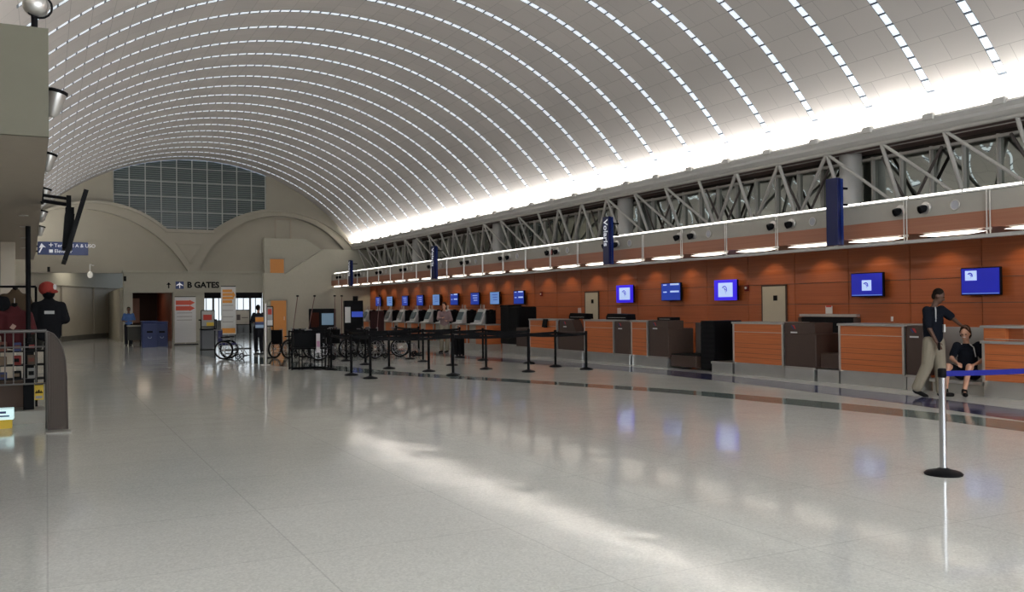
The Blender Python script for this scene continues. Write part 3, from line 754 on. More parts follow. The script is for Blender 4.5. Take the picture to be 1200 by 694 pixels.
m = MB(); m.prism([(-.55, 0), (-.3, .34), (.45, .34), (.45, 0)], 'x', 0, .3); m.build('board', BROWN, t); logo(t, -.001, .1, .24)
counter(24.35, 26.15, 'orange counter with small black monitor, right of the big black cabinet')
pod(26.3, 27.1, 'plain brown pod below the big black cabinet', h=.9, hi=False, lg=False)
t = thing('black_cabinet', 'biggest black cabinet, tall and bulky, standing at the end of the kiosk row', 'cabinet', (14.1, 27.15, 0))
m = MB(); m.cbox(0, .72, .0, 1.35, .32, 1.6, .03); m.build('body', BLACK, t); MB().box(.0, .5, .7, 1.36, 1.58, 1.66).build('lid', BLACK, t); MB().box(.05, .7, .05, 1.3, 0, .32).build('plinth', STEEL, t)
MB().box(-.01, 0, .66, .69, .35, 1.6).build('seam', RUBBER, t)
# counter top equipment
def monitor(x, y, z, rz, lab, w=.4, h=.32):
    t = thing('monitor', lab, 'monitor', (x, y, z), rz)
    MB().cbox(-.02, .02, -w/2, w/2, .12, .12+h, .005).build('housing', BLACK, t); MB().tube((0, 0, .015), (0, 0, .2), .015).build('neck', BLACKM, t)
    MB().lathe([(.1, 0), (.09, .015)], (0, 0, 0), 12).build('base', BLACKM, t); MB().box(.02, .022, -w/2+.02, w/2-.02, .14, .10+h).build('screen', BLACK, t)
monitor(14.4, 25.1, 1.2-.27, math.pi, 'small black monitor standing on the orange counter by the big black cabinet') if False else None
t = thing('monitor', 'slim black monitor tilted on the orange counter right of the big cabinet', 'monitor', (13.93, 25.0, .93)); MB().obox((0, 0, .14), (.03, .26, .26), Matrix.Rotation(.2, 3, 'Y')).build('housing', BLACK, t)
MB().box(-.02, .06, -.05, .05, -.0, .05).build('base', BLACKM, t)
def printer(x, y, z, lab, w=.9, hh=.16, arm=False):
    t = thing('printer', lab, 'printer', (x, y, z))
    m = MB(); m.prism([(-w/2, 0), (-w/2+.02, hh*.9), (w/2-.08, hh), (w/2, hh*.5), (w/2, 0)], 'x', 0, .3); m.build('housing', BLACKM, t)
    MB().box(-.01, 0, -w/2+.06, w/2-.1, hh*.3, hh*.36).build('slot', ALU, t)
    MB().box(.08, .1, -.1, .06, hh, hh+.16).build('card_holder', mat('card_pale', (.55, .42, .38), .6), t)
    if arm: MB().box(.02, .2, -w/2-.02, -w/2+.1, -.35, hh*.9).build('side_arm', BLACKM, t)
printer(14.5, 24.0, 1.2, 'black ticket printer raised above the wide brown pod', .95, .18, True)
MB().box(.08, .24, .25, .42, -.345, 0).build('stand', BROWN, bpy.data.objects['printer'])
printer(14.35, 21.6, 1.2, 'long black printer on the counter in front of the farther pale door', 1.05, .17)
t = thing('printer', 'small flat black printer on the pod left of the grey-backed well', 'printer', (14.3, 19.3, 1.2)); MB().cbox(0, .3, -.3, .3, 0, .08, .01).build('housing', BLACKM, t); MB().box(-.004, 0, -.25, .2, .03, .04).build('slot', ALU, t)
for (y, z, lab, xx) in ((15.4, 1.36, 'white notice card with red header above the baggage opening', 16.1), ):
    t = thing('notice', lab, 'notice', (xx, y, z)); MB().box(-.01, .0, -.1, .1, 0, .18).build('card', WHITE, t); MB().box(-.012, -.01, -.08, .08, .19-.04, .19).build('header', RED, t)
t = thing('light_switch', 'small white switch plate low on the orange wall above the slatted counter', 'switch', (16.195, 13.72, 1.25)); MB().cbox(-.012, 0, -.03, .03, -.05, .05, .003).build('plate', WHITE, t); MB().box(-.018, -.012, -.01, .01, -.015, .015).build('toggle', WHITE, t)

# self-service kiosks and their bays
KY = [29.9+1.655*i for i in range(9)]
def kiosk(y, lab):
    t = thing('kiosk', lab, 'kiosk', (13.95, y, 0), 0, 'self-service kiosks along the counter line')
    m = MB(); m.prism([(-.1, .98), (.12, 1.5), (.3, 1.5), (.42, .98)], 'y', -.26, .26); m.build('housing', ALU, t)
    m = MB(); m.prism([(-.11, .97), (-.07, .97), (.15, 1.53), (.11, 1.53)], 'y', -.3, .3); m.build('bezel', mat('kiosk_silver', (.55, .55, .53), .4), t)
    M = Matrix.Rotation(math.atan2(.22, .52), 3, 'Y')
    MB().obox((-.03, 0, 1.27), (.03, .44, .32), M).build('screen', SCR_G, t)
    MB().obox((-.16, 0, 1.01), (.16, .56, .04), Matrix.Rotation(-.15, 3, 'Y')).build('shelf', WHITE, t)
    MB().box(.12, .5, -.34, -.262, .98, 1.48).build('side_cover', BLACK, t)
    MB().ell((.34, -.3, 1.42), (.12, .07, .10), 10, 6).build('bag_hood', BLACK, t, True)
    MB().box(.1, .13, -.2, -.08, 1.5, 1.68).build('card_holder', mat('card_pink', (.50, .36, .30), .6), t)
    MB().box(.12, .14, .12, .15, 1.5, 1.7).build('rod', ALU, t)
    return t
k0 = None
klab = ['kiosk nearest the big black cabinet, silver slanted face', 'second silver kiosk from the big black cabinet', 'silver kiosk half hidden by the woman in the mauve sweater', 'silver kiosk just left of the woman in mauve', 'fifth silver kiosk counted from the big black cabinet', 'sixth silver kiosk, above the nearer wheel of the parked wheelchair', 'seventh silver kiosk, behind the queue of wheelchairs', 'eighth silver kiosk, mostly behind the dark seat back', 'farthest silver kiosk beside the black booth with white poster']
for i, y in enumerate(KY):
    if k0 is None: k0 = kiosk(y, klab[0])
    else: dup(k0, (13.95, y, 0), None, klab[i])
c0 = None
for i, y in enumerate(KY):
    if c0 is None:
        c0 = thing('kiosk_counter', 'low kiosk base with orange panel, grey top and steel plinth', 'counter', (14.0, y, 0), 0, 'orange and grey bases below the kiosks')
        MB().box(0, .6, -.42, .42, .25, .93).build('front_panel', ORANGE2, c0); MB().box(.1, .6, .42, 1.22, .25, .93).build('grey_panel', GREYP, c0)
        MB().cbox(-.04, .65, -.43, 1.22, .93, .975, .01).build('countertop', GREYC, c0); MB().box(.04, .6, -.43, 1.22, 0, .25).build('plinth', STEEL, c0)
        MB().box(-.01, .02, -.45, -.41, .25, .93).build('corner_trim', ALU, c0)
    else: dup(c0, (14.0, y, 0))

# ------------------------------------------------------------------ stanchions
ST = {}
def stanchion(x, y, lab, group, metal=BLACKM, h=.97):
    t = thing('stanchion', lab, 'stanchion', (x, y, 0), 0, group)
    MB().lathe([(.165, 0), (.17, .012), (.15, .03), (.07, .05), (.035, .065)], (0, 0, 0), 28).build('base', BLACKM, t, 'auto')
    MB().lathe([(.031, .05), (.031, h-.085)], (0, 0, 0), 18).build('pole', metal, t, 'auto')
    MB().lathe([(.034, h-.085), (.038, h-.08), (.038, h-.01), (.03, h)], (0, 0, 0), 18).build('head', BLACK, t, 'auto')
    return t
def belt(t, x1, y1, mt=BLACK, sag=.03, z=.90, w=.065):
    x0, y0 = t.location.x, t.location.y; d = Vector((x1-x0, y1-y0)); L_ = d.length; u = d/L_; n = Vector((-u.y, u.x)); m = MB(); N = 10; vs = []
    for i in range(N+1):
        s = .036+(L_-.072)*i/N; zz = z-sag*4*(i/N)*(1-i/N)
        for o in (-.003, .003):
            for dz in (-w/2, w/2): vs.append((u.x*s+n.x*o, u.y*s+n.y*o, zz+dz))
    fs = []
    for i in range(N):
        a = 4*i; b = a+4; fs += [(a, b, b+1, a+1), (a+2, a+3, b+3, b+2), (a+1, b+1, b+3, a+3), (a, a+2, b+2, b)]
    m.add(vs, fs); m.build('belt', mt, t)
rows = {0: [(6.54, 19.89), (8.50, 19.70), (10.48, 19.65), (12.05, 19.51)],
        1: [(6.47, 21.11), (8.49, 21.2), (10.03, 21.11), (11.95, 20.89)],
        2: [(6.6, 23.3), (8.01, 22.8), (9.92, 23.06), (12.06, 22.58)],
        3: [(8.02, 24.82), (9.9, 25.17), (11.62, 24.67)],
        4: [(8.09, 26.9), (10.06, 26.68), (11.71, 26.59)],
        5: [(11.07, 28.53), (11.11, 30.84)]}
side = ['leftmost', 'second from left', 'third from left', 'rightmost']
rn = ['front row of the queue', 'second row of the queue', 'third row of the queue', 'fourth row of the queue', 'fifth row of the queue', 'pair at the back by the kiosks']
for r, ps in rows.items():
    for i, p in enumerate(ps):
        sd = side[i] if len(ps) == 4 else (['leftmost', 'middle', 'rightmost'][i] if len(ps) == 3 else ['nearer', 'farther'][i])
        t = stanchion(p[0], p[1], 'black belt stanchion, %s in the %s' % (sd, rn[r]), 'black queue stanchions')
        if i+1 < len(ps): belt(t, *ps[i+1])
        # every second gap along the queue is closed too
        if r in (0, 2) and i == len(ps)-1: belt(t, rows[r+1][-1][0], rows[r+1][-1][1])
        if r in (1, 3) and i == 0: belt(t, rows[r+1][0][0], rows[r+1][0][1])
t = stanchion(7.40, 5.72, 'chrome stanchion with blue belt standing alone in the right foreground', None, CHROME, .985)
belt(t, 9.6, 5.48, BLUEBELT, .012, .935, .05)

# ------------------------------------------------------------------ people
def hand(m, w, d, curl, side, s=1.):
    # palm and five fingers from wrist w pointing along d; curl = direction fingers bend to; side = thumb side
    w = Vector(w); d = Vector(d).normalized(); c = Vector(curl); c = (c-d*c.dot(d)).normalized(); sd = Vector(side); sd = (sd-d*sd.dot(d)-c*sd.dot(c)).normalized()
    m.cap(w, w+d*.075*s, .026*s, .036*s, .45, sd)
    for i, (o, l) in enumerate(((.03, .075), (.011, .085), (-.010, .078), (-.029, .06))):
        a = w+d*.085*s+sd*o*s; b = a+(d*.85+c*.5).normalized()*l*.55*s; e = b+(d*.35+c*.9).normalized()*l*.5*s
        m.cap(a-d*.01, b, .0095*s, .009*s, 1, None, 8); m.cap(b, e, .009*s, .0075*s, 1, None, 8)
    a = w+d*.03*s+sd*.028*s; b = a+(d*.6+sd*.7+c*.3).normalized()*.04*s; e = b+(d*.8+c*.6+sd*.1).normalized()*.032*s
    m.cap(a, b, .013*s, .011*s, 1, None, 8); m.cap(b, e, .011*s, .009*s, 1, None, 8)
def person(lab, loc, rz, J, skin, top, bottom, hairm, shortpants=False, vox=.011, lh=.0, hair='short', extra=None, facing=None, tilt=0, piping=False, female=False):
    """J in local coordinates: x to the person's left-to-right in view, y away from camera, z up."""
    t = thing('person', lab, 'person', loc, rz)
    g = lambda k: Vector(J[k])
    fd = Vector(facing or (0, -1, 0)).normalized(); up = (g('head')-g('neck')).normalized(); fd = (fd-up*fd.dot(up)).normalized(); rt = fd.cross(up)
    m = MB(); sh = g('shL')-g('shR')
    H = g('head'); Mh = Matrix((rt, fd, up)).transposed()
    m.ell(H+up*.02, (.074, .093, .108), 16, 12, Mh); m.ell(H-up*.05+fd*.02, (.058, .072, .07), 14, 10, Mh)      # cranium, jaw
    m.cap(H+fd*.085+up*.005, H+fd*.108-up*.03, .011, .017, 1, None, 8)                                             # nose
    m.ell(H+fd*.078-up*.062, (.026, .016, .008), 10, 6, Mh); m.ell(H+fd*.074-up*.072, (.022, .016, .009), 10, 6, Mh)  # lips
    m.ell(H+fd*.066-up*.10, (.022, .02, .018), 10, 6, Mh)                                                           # chin
    for s in (-1, 1): m.ell(H+rt*s*.077-up*.005-fd*.005, (.012, .022, .034), 8, 8, Mh); m.ell(H+rt*s*.03+fd*.084+up*.022, (.022, .012, .008), 8, 6, Mh)
    m.cap(g('neck')-up*.03, H-up*.05, .052, .05)
    m.cap(g('chest'), g('neck')-up*.05, .13, .07, .62, sh); m.cap(g('pelvis'), g('chest'), .135, .145, .66, sh)
    for s in 'LR':
        m.cap(g('chest')+(g('sh'+s)-g('chest'))*.4, g('sh'+s), .06, .052)
        m.cap(g('sh'+s), g('el'+s), .048, .038); m.cap(g('el'+s), g('wr'+s), .039, .026)
        d = g('wr'+s)-g('el'+s); hd = J.get('hd'+s); dd = Vector(hd) if hd else d
        hand(m, g('wr'+s), dd, J.get('cu'+s, fd), J.get('th'+s, fd))
        m.cap(g('pelvis')+(g('hp'+s)-g('pelvis'))*.6, g('hp'+s), .09, .085)
        m.cap(g('hp'+s), g('kn'+s), .082, .056); m.cap(g('kn'+s), g('an'+s), .055, .036)
        td = Vector(J.get('toe'+s, fd)).normalized(); m.cap(g('an'+s)-Vector((0, 0, .03)), g('an'+s)-Vector((0, 0, .045))+td*.13, .036, .028)
    body = m.build('body', skin, t, remesh=vox)
    for s in (-1, 1):
        m = MB(); m.ell(H+rt*s*.031+fd*.093+up*.010, (.015, .007, .008), 8, 6, Mh); m.build('eye', BLACK, t, True)
    # top
    B = J.get('big', 1.); m = MB(); m.cap(g('pelvis')+Vector((0, 0, .01)), g('chest'), .15*B, .165*B, .72*B, sh); m.cap(g('chest'), g('neck')-up*.075, .155*B, .082, .66*B, sh)
    for s in 'LR':
        m.cap(g('chest')+(g('sh'+s)-g('chest'))*.35, g('sh'+s), .078*B, .068*B)
        e = g('sh'+s)+(g('el'+s)-g('sh'+s))*J.get('sleeve', .8); m.cap(g('sh'+s), e, .068*B, .066*B)
        if J.get('sleeve', .8) >= 1: m.cap(g('el'+s), g('wr'+s)-(g('wr'+s)-g('el'+s)).normalized()*.02, .055, .038)
    m.build('shirt', top, t, remesh=vox)
    m = MB(); m.lathe([(.062, -.03), (.066, .0), (.06, .022)], g('neck')-up*.02, 14); m.v = [(x, y, z-.035) for x, y, z in m.v]; m.build('collar', top, t, True)
    if piping:
        for s in (-1, 1):
            a = g('chest')+rt*s*.11+fd*.09; m = MB(); q = g('shR' if s > 0 else 'shL')
            m.path([g('neck')+rt*s*.06-up*.03+fd*.03, g('neck')+rt*s*.13-up*.08+fd*.065, g('chest')+rt*s*.145-up*.02+fd*.075], .010, 6); m.build('piping', PIPING, t, True)
    m = MB(); m.cap(g('pelvis')-Vector((0, 0, .02)), g('pelvis')+Vector((0, 0, .05)), .145, .14, .7, sh)
    for s in 'LR':
        m.cap(g('pelvis')+(g('hp'+s)-g('pelvis'))*.5, g('hp'+s), .105, .102)
        if shortpants: m.cap(g('hp'+s), g('hp'+s)+(g('kn'+s)-g('hp'+s))*.72, .102, .085)
        else:
            m.cap(g('hp'+s), g('kn'+s), .106*B, .084*B); e = g('an'+s)+(g('kn'+s)-g('an'+s)).normalized()*.02; m.cap(g('kn'+s), e, .084*B, .074*B)
    m.build('shorts' if shortpants else 'trousers', bottom, t, remesh=vox)
    for s in 'LR':
        td = Vector(J.get('toe'+s, fd)).normalized(); a = g('an'+s); m = MB()
        hz = a-Vector((0, 0, .045)); m.cap(hz-td*.03, hz+td*.17-Vector((0, 0, .008)), .048, .042, .85, td.cross(Vector((0, 0, 1)))); m.cap(a+Vector((0, 0, .0)), hz, .05, .05)
        m.build('shoe', SHOE, t, remesh=vox)
    m = MB()
    if hair == 'short': m.ell(H+up*.045-fd*.014, (.080, .094, .095), 16, 10, Mh); m.ell(H-fd*.045-up*.01, (.072, .062, .07), 12, 8, Mh)
    else:
        m.ell(H+up*.05-fd*.022, (.086, .097, .10), 16, 10, Mh); m.ell(H-fd*.06-up*.03, (.085, .06, .11), 12, 8, Mh)
        for s in (-1, 1): m.cap(H+rt*s*.07+up*.03-fd*.01, H+rt*s*.075-up*lh-fd*.02, .028, .02)
    m.build('hair', hairm, t, remesh=vox)
    return t
YAW = -.4727   # local x = camera right
# standing man, feet apart, facing right, near arm hanging, far arm reaching to the woman
J = dict(pelvis=(0, 0, .99), chest=(.0, 0, 1.31), neck=(.03, 0, 1.55), head=(.085, 0, 1.70), shL=(.13, .15, 1.47), shR=(-.09, -.15, 1.46),
         elR=(-.06, -.25, 1.16), wrR=(.05, -.25, .93), elL=(.30, .12, 1.33), wrL=(.42, .02, 1.21), hpL=(.06, .07, .93), hpR=(-.05, -.08, .93),
         knL=(.10, .08, .50), anL=(.11, .08, .085), knR=(-.10, -.08, .53), anR=(-.27, -.10, .14), toeR=(1, 0, -.5), toeL=(1, .1, 0), cuR=(0, .6, 0), thR=(1, 0, 0),
         hdL=(1, -.1, -.2), cuL=(0, -.1, -1), thL=(0, -1, .2), sleeve=.80, big=1.15)
p = person('man in black polo and khaki trousers standing at the bag scale, reaching out', (13.38, 10.50, 0), -.90, J, SKIN_D, NAVYSH, KHAKI, HAIR, facing=(1, -.15, -.05), piping=True)
MB().cbox(.07, .10, -.285, -.235, .80, .93, .005).build('held_phone', BLACK, p)
MB().obox((.165, -.06, 1.16), (.02, .09, .13), Matrix.Rotation(.3, 3, 'Z')).build('name_badge', WHITE, p)
# seated woman
J = dict(pelvis=(0, .0, .37), chest=(.0, -.01, .69), neck=(-.02, -.03, .91), head=(-.03, -.07, 1.055), shL=(.17, -.02, .85), shR=(-.165, -.02, .84),
         elR=(-.25, -.17, .62), wrR=(-.17, -.33, .56), elL=(.25, -.13, .60), wrL=(.12, -.31, .54), hpL=(.10, -.04, .34), hpR=(-.10, -.04, .34),
         knL=(.02, -.44, .50), anL=(-.06, -.47, .09), knR=(-.31, -.38, .50), anR=(-.35, -.44, .09), toeL=(.1, -1, 0), toeR=(-.3, -1, 0), hdR=(.5, -1, -.2), hdL=(-.6, -1, -.1), cuR=(0, 0, -1), cuL=(0, 0, -1), thR=(1, 0, 0), thL=(-1, 0, 0), sleeve=.7)
p = person('woman in black polo and shorts sitting smiling on the bag scale', (14.25, 10.50, 0), -.93, J, SKIN_L, NAVYSH, NAVYSH, HAIRB, shortpants=True, hair='long', lh=.05, facing=(-.25, -1, -.05), piping=True)
MB().ell((-.05, -.170, .992), (.026, .006, .008), 8, 6).build('smile', mat('smile_teeth', (.75, .7, .66), .5), p, True)
# background people
def stand(lean=0, f=1): return dict(pelvis=(0, 0, .96), chest=(0, 0, 1.27), neck=(0, -.01, 1.5), head=(0, -.02, 1.64), shL=(.17, 0, 1.42), shR=(-.17, 0, 1.42),
         elR=(-.25, -.03, 1.14), wrR=(-.12, -.22, 1.1), elL=(.25, -.03, 1.14), wrL=(.12, -.22, 1.12), hpL=(.09, 0, .91), hpR=(-.09, 0, .91), knL=(.1, -.02, .5), anL=(.1, 0, .085), knR=(-.1, -.02, .5), anR=(-.1, 0, .085), cuR=(0, -.5, .5), cuL=(0, -.5, .5), thR=(0, 0, 1), thL=(0, 0, 1), sleeve=.8)
person('man in blue shirt and black trousers standing by the gate passage', (3.33, 44.9, 0), -.1, stand(), SKIN_D, BLUESH, DARKCL, HAIR, vox=.018)
J = stand(); J['sleeve'] = 1; person('person in dark clothes with back turned, by the bright far windows', (7.05, 34.6, 0), YAW, J, SKIN_L, DARKCL, DARKCL, HAIR, vox=.018, facing=(.2, 1, 0))
J = stand(); J['sleeve'] = 1; J['elR'] = (-.2, -.15, 1.2); J['wrR'] = (-.05, -.3, 1.22); person('woman in mauve sweater and pale trousers standing at a kiosk', (12.6, 29.95, 0), YAW, J, SKIN_L, MAUVE, KHAKI, HAIRB, vox=.018, hair='long', lh=.12, facing=(-.4, -1, 0))

# ------------------------------------------------------------------ left bulkhead, shop, fence
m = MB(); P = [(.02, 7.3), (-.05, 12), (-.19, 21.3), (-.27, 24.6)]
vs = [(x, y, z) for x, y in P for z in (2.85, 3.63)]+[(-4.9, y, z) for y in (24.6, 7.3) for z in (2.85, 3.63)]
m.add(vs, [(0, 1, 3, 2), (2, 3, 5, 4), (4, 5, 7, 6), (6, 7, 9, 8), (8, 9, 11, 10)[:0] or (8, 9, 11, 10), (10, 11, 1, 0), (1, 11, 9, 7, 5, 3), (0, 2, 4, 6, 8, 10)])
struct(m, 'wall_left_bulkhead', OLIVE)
m = MB(); m.add([(x-.0+(-.004 if i == 0 else 0), y+.01, 2.845) for i, (x, y) in enumerate(P)]+[(-4.9, 24.6, 2.845), (-4.9, 7.31, 2.845)], [(0, 1, 2, 3, 4, 5)]); struct(m, 'ceiling_shop', SOFF)
dl0 = None
for y, x in ((13.32, -.26), (15.05, -.29), (17.3, -.33), (20.05, -.39), (10.6, -.9)):
    if dl0 is None:
        dl0 = thing('recessed_downlight', 'small dark recessed downlight in the soffit above the shop', 'light', (x, y, 2.845), 0, 'recessed downlights in the shop soffit'); MB().torus((0, 0, 0), .05, .01, 'z', 16, 6).build('trim_ring', ALU, dl0); MB().lathe([(.045, 0), (.045, -.003)], (0, 0, 0), 16).build('lens', BLACKM, dl0)
    else: dup(dl0, (x, y, 2.845))
shop_l = bpy.data.lights.new('shop_light', 'AREA'); shop_l.size = 3; shop_l.energy = 7; shop_l.color = (1, .8, .6); o = bpy.data.objects.new('shop_light', shop_l); COL.objects.link(o); o.location = (-3, 19, 2.8)
struct(MB().box(-.72, -.50, 18.5, 18.9, 0, 2.85), 'pillar_shop', STONE)['kind'] = 'structure'
struct(MB().box(-5, -1.2, 24.4, 24.6, 0, 2.85), 'wall_shop_side', STONE)
def flood(x, y, z, lab, s=1.):
    t = thing('floodlight', lab, 'floodlight', (x, y, z))
    MB().lathe([(.05*s, .0), (.05*s, .07*s)], (-.0, 0, -.05*s), 12, 'x').build('bracket', ALU, t)
    m = MB(); m.lathe([(.03*s, -.14*s), (.06*s, -.1*s), (.075*s, .06*s), (.078*s, .08*s)], (0, 0, 0), 16); Mx = Matrix.Translation((.08*s, 0, 0)) @ Matrix.Rotation(.25, 4, 'Y'); m.v = [tuple(Mx @ Vector(v)) for v in m.v]; m.build('housing', ALU, t, 'auto')
    m = MB(); m.lathe([(.082*s, .07*s), (.082*s, .1*s), (.02*s, .1*s)], (0, 0, 0), 16); m.v = [tuple(Mx @ Vector(v)) for v in m.v]; m.build('visor', BLACKM, t, 'auto')
for (y, z, lb) in ((9.0, 3.46, 'nearest silver floodlight on the edge of the left bulkhead'), (12.6, 3.46, 'second silver floodlight along the left bulkhead edge'), (16.2, 3.46, 'third floodlight along the left bulkhead, above the screen bracket'), (19.8, 3.46, 'fourth floodlight along the left bulkhead, behind the screen arm'), (23.4, 3.46, 'farthest floodlight at the end of the left bulkhead')):
    x = .02-.0155*(y-7.3)*.85; flood(x, y, z, lb)
t = thing('floodlight', 'pale floodlight on a short black post on top of the left bulkhead', 'floodlight', (-.07, 7.45, 3.63)); MB().tube((0, 0, 0), (0, 0, .13), .022).build('post', BLACK, t)
m = MB(); m.ell((.01, 0, .2), (.09, .08, .085), 14, 10); m.build('housing', ALU, t, True); MB().torus((.03, -.02, .19), .085, .008, 'y', 16, 6).build('cable_ring', BLACK, t)
# hanging screen seen edge-on
t = thing('television', 'black screen seen edge-on, hung on an arm from the left bulkhead', 'screen', (.262, 11.7, 2.56))
Mr = Matrix.Rotation(math.radians(15.5), 3, 'Y')
MB().obox((0.03, 0, 0), (.05, 1.05, .82), Mr).build('housing', BLACK, t); MB().obox((-.035, 0, -.05), (.10, .5, .40), Matrix.Rotation(math.radians(4), 3, 'Y')).build('back_box', BLACKM, t)
m = MB(); m.obox((-.02, -.1, .12), (.09, .12, .22)); m.build('hinge', BLACK, t)
m = MB(); m.tube((-.30, -.1, .36), (-.02, -.1, .33), .018, 8); m.tube((-.32, -.1, .30), (-.02, -.1, .26), .022, 8); m.obox((-.30, -.1, .36), (.03, .14, .2)); m.obox((-.03, -.1, .24), (.05, .1, .25)); m.build('arm', BLACK, t)
# blue hanging sign
t = thing('direction_sign', 'blue hanging sign with white terminal and elevator directions behind the screen', 'sign', (-.18, 24.1, 2.94))
MB().cbox(0, 1.08, 0, .1, 0, .31, .01).build('panel', SIGNBLUE, t)
text('Terminal A & USO', 'lettering', WHITET, t, .115, face_negy((.35, -.004, .22))); text('Elevator', 'lettering', WHITET, t, .115, face_negy((.35, -.004, .085)))
m = MB(); m.prism([(.26, .2), (.26, .26), (.235, .23), (.32, .23), (.295, .26), (.295, .2)], 'y', -.004, 0) if False else None
m = MB(); m.box(.235, .325, -.004, 0, .228, .242); m.box(.273, .287, -.004, 0, .19, .28); m.box(.24, .32, -.004, 0, .05, .125); m.build('symbol', WHITET, t)
m = MB(); m.prism([(.02, .05), (.045, .04), (.11, .18), (.17, .17), (.08, .27), (.03, .16), (.07, .165)], 'y', -.004, 0); m.build('arrow', WHITET, t)
m = MB(); m.tube((-.2, .05, .2), (.02, .05, .2), .02); m.tube((-.2, .05, .08), (.02, .05, .08), .02); m.build('bracket', BLACKM, t)
# post
t = thing('post', 'thin black post rising to the soffit with a thicker dark lower sleeve', 'post', (-.235, 15.0, 0)); MB().tube((0, 0, 1.2), (.0, 0, 2.85), .035, 12).build('upper_pole', BLACK, t, 'auto'); MB().cbox(-.07, .07, -.07, .07, .1, 1.14, .015).build('sleeve', BLACK, t); MB().cbox(-.09, .09, -.09, .09, 0, .12, .01).build('base', BLACKM, t)
MB().tube((0, 0, 1.14), (0, 0, 1.22), .05, 12).build('cap', BLACKM, t)
# shop plinth, sign, lit panel
t = thing('shop_plinth', 'low brown shop plinth with a grey stone step by the black post', 'plinth', (-.6, 15.4, 0)); MB().cbox(-1.0, .42, .0, .5, 0, .55, .01).build('body', mat('brown_plinth', (.10, .055, .035), .6), t); MB().cbox(.1, .6, -.65, 0, 0, .18, .01).build('step', GREYP, t)
t = thing('warning_sign', 'small yellow sign with dark print on the low shop plinth', 'sign', (-.105, 15.36, .28)); MB().box(-.06, .06, 0, .02, 0, .26).build('panel', YELL, t); m = MB(); m.box(-.055, .055, -.004, 0, .22, .25); m.box(-.05, .05, -.004, 0, .1, .12); m.box(-.01, .01, -.004, 0, .12, .15); m.box(-.035, -.02, -.004, 0, .12, .14); m.box(.02, .035, -.004, 0, .12, .14); m.build('print', BLACK, t); MB().box(-.045, .045, -.004, 0, .02, .06).build('lower_band', GREYC, t)
t = thing('lit_sign', 'small white and yellow lit sign box low at the left edge', 'sign', (-.63, 14.3, 0)); MB().cbox(-.35, .2, 0, .3, .0, .12, .01).build('base', YELL, t)
m = MB(); m.prism([(.0, .12), (.03, .26), (.3, .26), (.3, .12)], 'x', -.35, .22); m.build('panel', GREENL, t); m = MB(); m.obox((.03, .012, .22), (.2, .01, .03)); m.obox((.1, .004, .17), (.14, .01, .02)); m.obox((-.12, .01, .2), (.1, .01, .04)); m.build('print', SIGNBLUE, t)
# fence
t = thing('fence', 'grey metal rail fence in front of the shop goods at the left edge', 'fence', (0, 14.0, 0))
m = MB(); m.tube((-1.6, 0, 1.335), (.0, 0, 1.335), .022, 10); m.build('top_rail', RAILM, t, 'auto')
m = MB(); m.tube((-1.6, 0, 1.12), (0, 0, 1.12), .010); m.tube((-1.6, 0, .62), (0, 0, .62), .012); m.build('lower_rail', RAILM, t)
for x in (-1.6, -.8, -.0): MB().tube((x, 0, 0), (x, 0, 1.335), .02).build('post', RAILM, t)
for x in (-1.2, -.4, -.13, -.5, -.27): MB().tube((x, 0, .62), (x, 0, 1.32), .008).build('bar', RAILM, t)
t = thing('mesh_panel', 'tall bronze mesh end panel with rounded top on a flat foot beside the fence', 'panel', (.02, 13.55, 0), 0)
m = MB(); pts = [(0, .03), (0, 1.33), (.06, 1.30), (.12, 1.22), (.17, 1.1), (.20, .95), (.215, .7), (.225, .03)]
m.prism(pts, 'y', 0, .012); m.build('sheet', MESHM, t)
m = MB(); m.path([(x, -.005, z) for x, z in pts], .011, 8); m.build('edge_tube', mat('bronze_tube', (.10, .08, .07), .5, .2), t)
for i in range(9): MB().tube((.02+.022*i, -.004, .05), (.02+.022*i, -.004, 1.3-(.03*i if i > 2 else 0)-(.05*max(0, i-6))), .003, 5).build('wire', MESHM, t)
MB().cbox(-.04, .27, -.2, .12, 0, .02, .005).build('foot', GREYP, t)
# merchandise
def shirt_form(name, lab, cat, loc, rz, mt, w=.42, h=.7, capm=None, arm=True, face=None):
    t = thing(name, lab, cat, loc, rz)
    m = MB(); m.cap((0, 0, .12), (0, 0, h-.14), w*.40, w*.44, .55, (1, 0, 0)); m.cap((0, 0, h-.14), (0, 0, h-.02), w*.42, .07, .6, (1, 0, 0))
    if arm:
        for s in (-1, 1): m.cap((s*w*.36, 0, h-.13), (s*w*.50, 0, h-.36), .085, .08, .8, (1, 0, 0))
    m.build('garment', mt, t, remesh=.015); MB().tube((0, 0, h-.05), (0, 0, h+.05), .04).build('neck', BLACK, t)
    return t
t = shirt_form('mannequin', 'black T-shirt on a stand wearing a red cap with white patch', 'mannequin', (.03, 16.1, 1.1), 0, CLOTH[0], .46, .72)
MB().tube((0, 0, -1.1), (0, 0, .1), .02).build('stand_pole', BLACKM, t); MB().lathe([(.13, 0), (.12, .02)], (0, 0, -1.1), 16).build('base', BLACKM, t)
MB().box(-.06, .08, -.13, -.125, .46, .51).build('print', GREYC, t)
m = MB(); m.ell((0, 0, .80), (.095, .11, .115), 14, 10); m.build('head_form', BLACK, t, True)
m = MB(); m.ell((-.02, 0, .86), (.125, .125, .115), 16, 10); m.cap((.04, -.06, .83), (.11, -.13, .80), .07, .05, .3, (1, 0, 0)); m.build('cap', mat('cap_red', (.30, .03, .02), .8), t, remesh=.012)
MB().ell((.085, -.05, .88), (.03, .05, .05), 8, 6).build('cap_patch', WHITE, t, True)
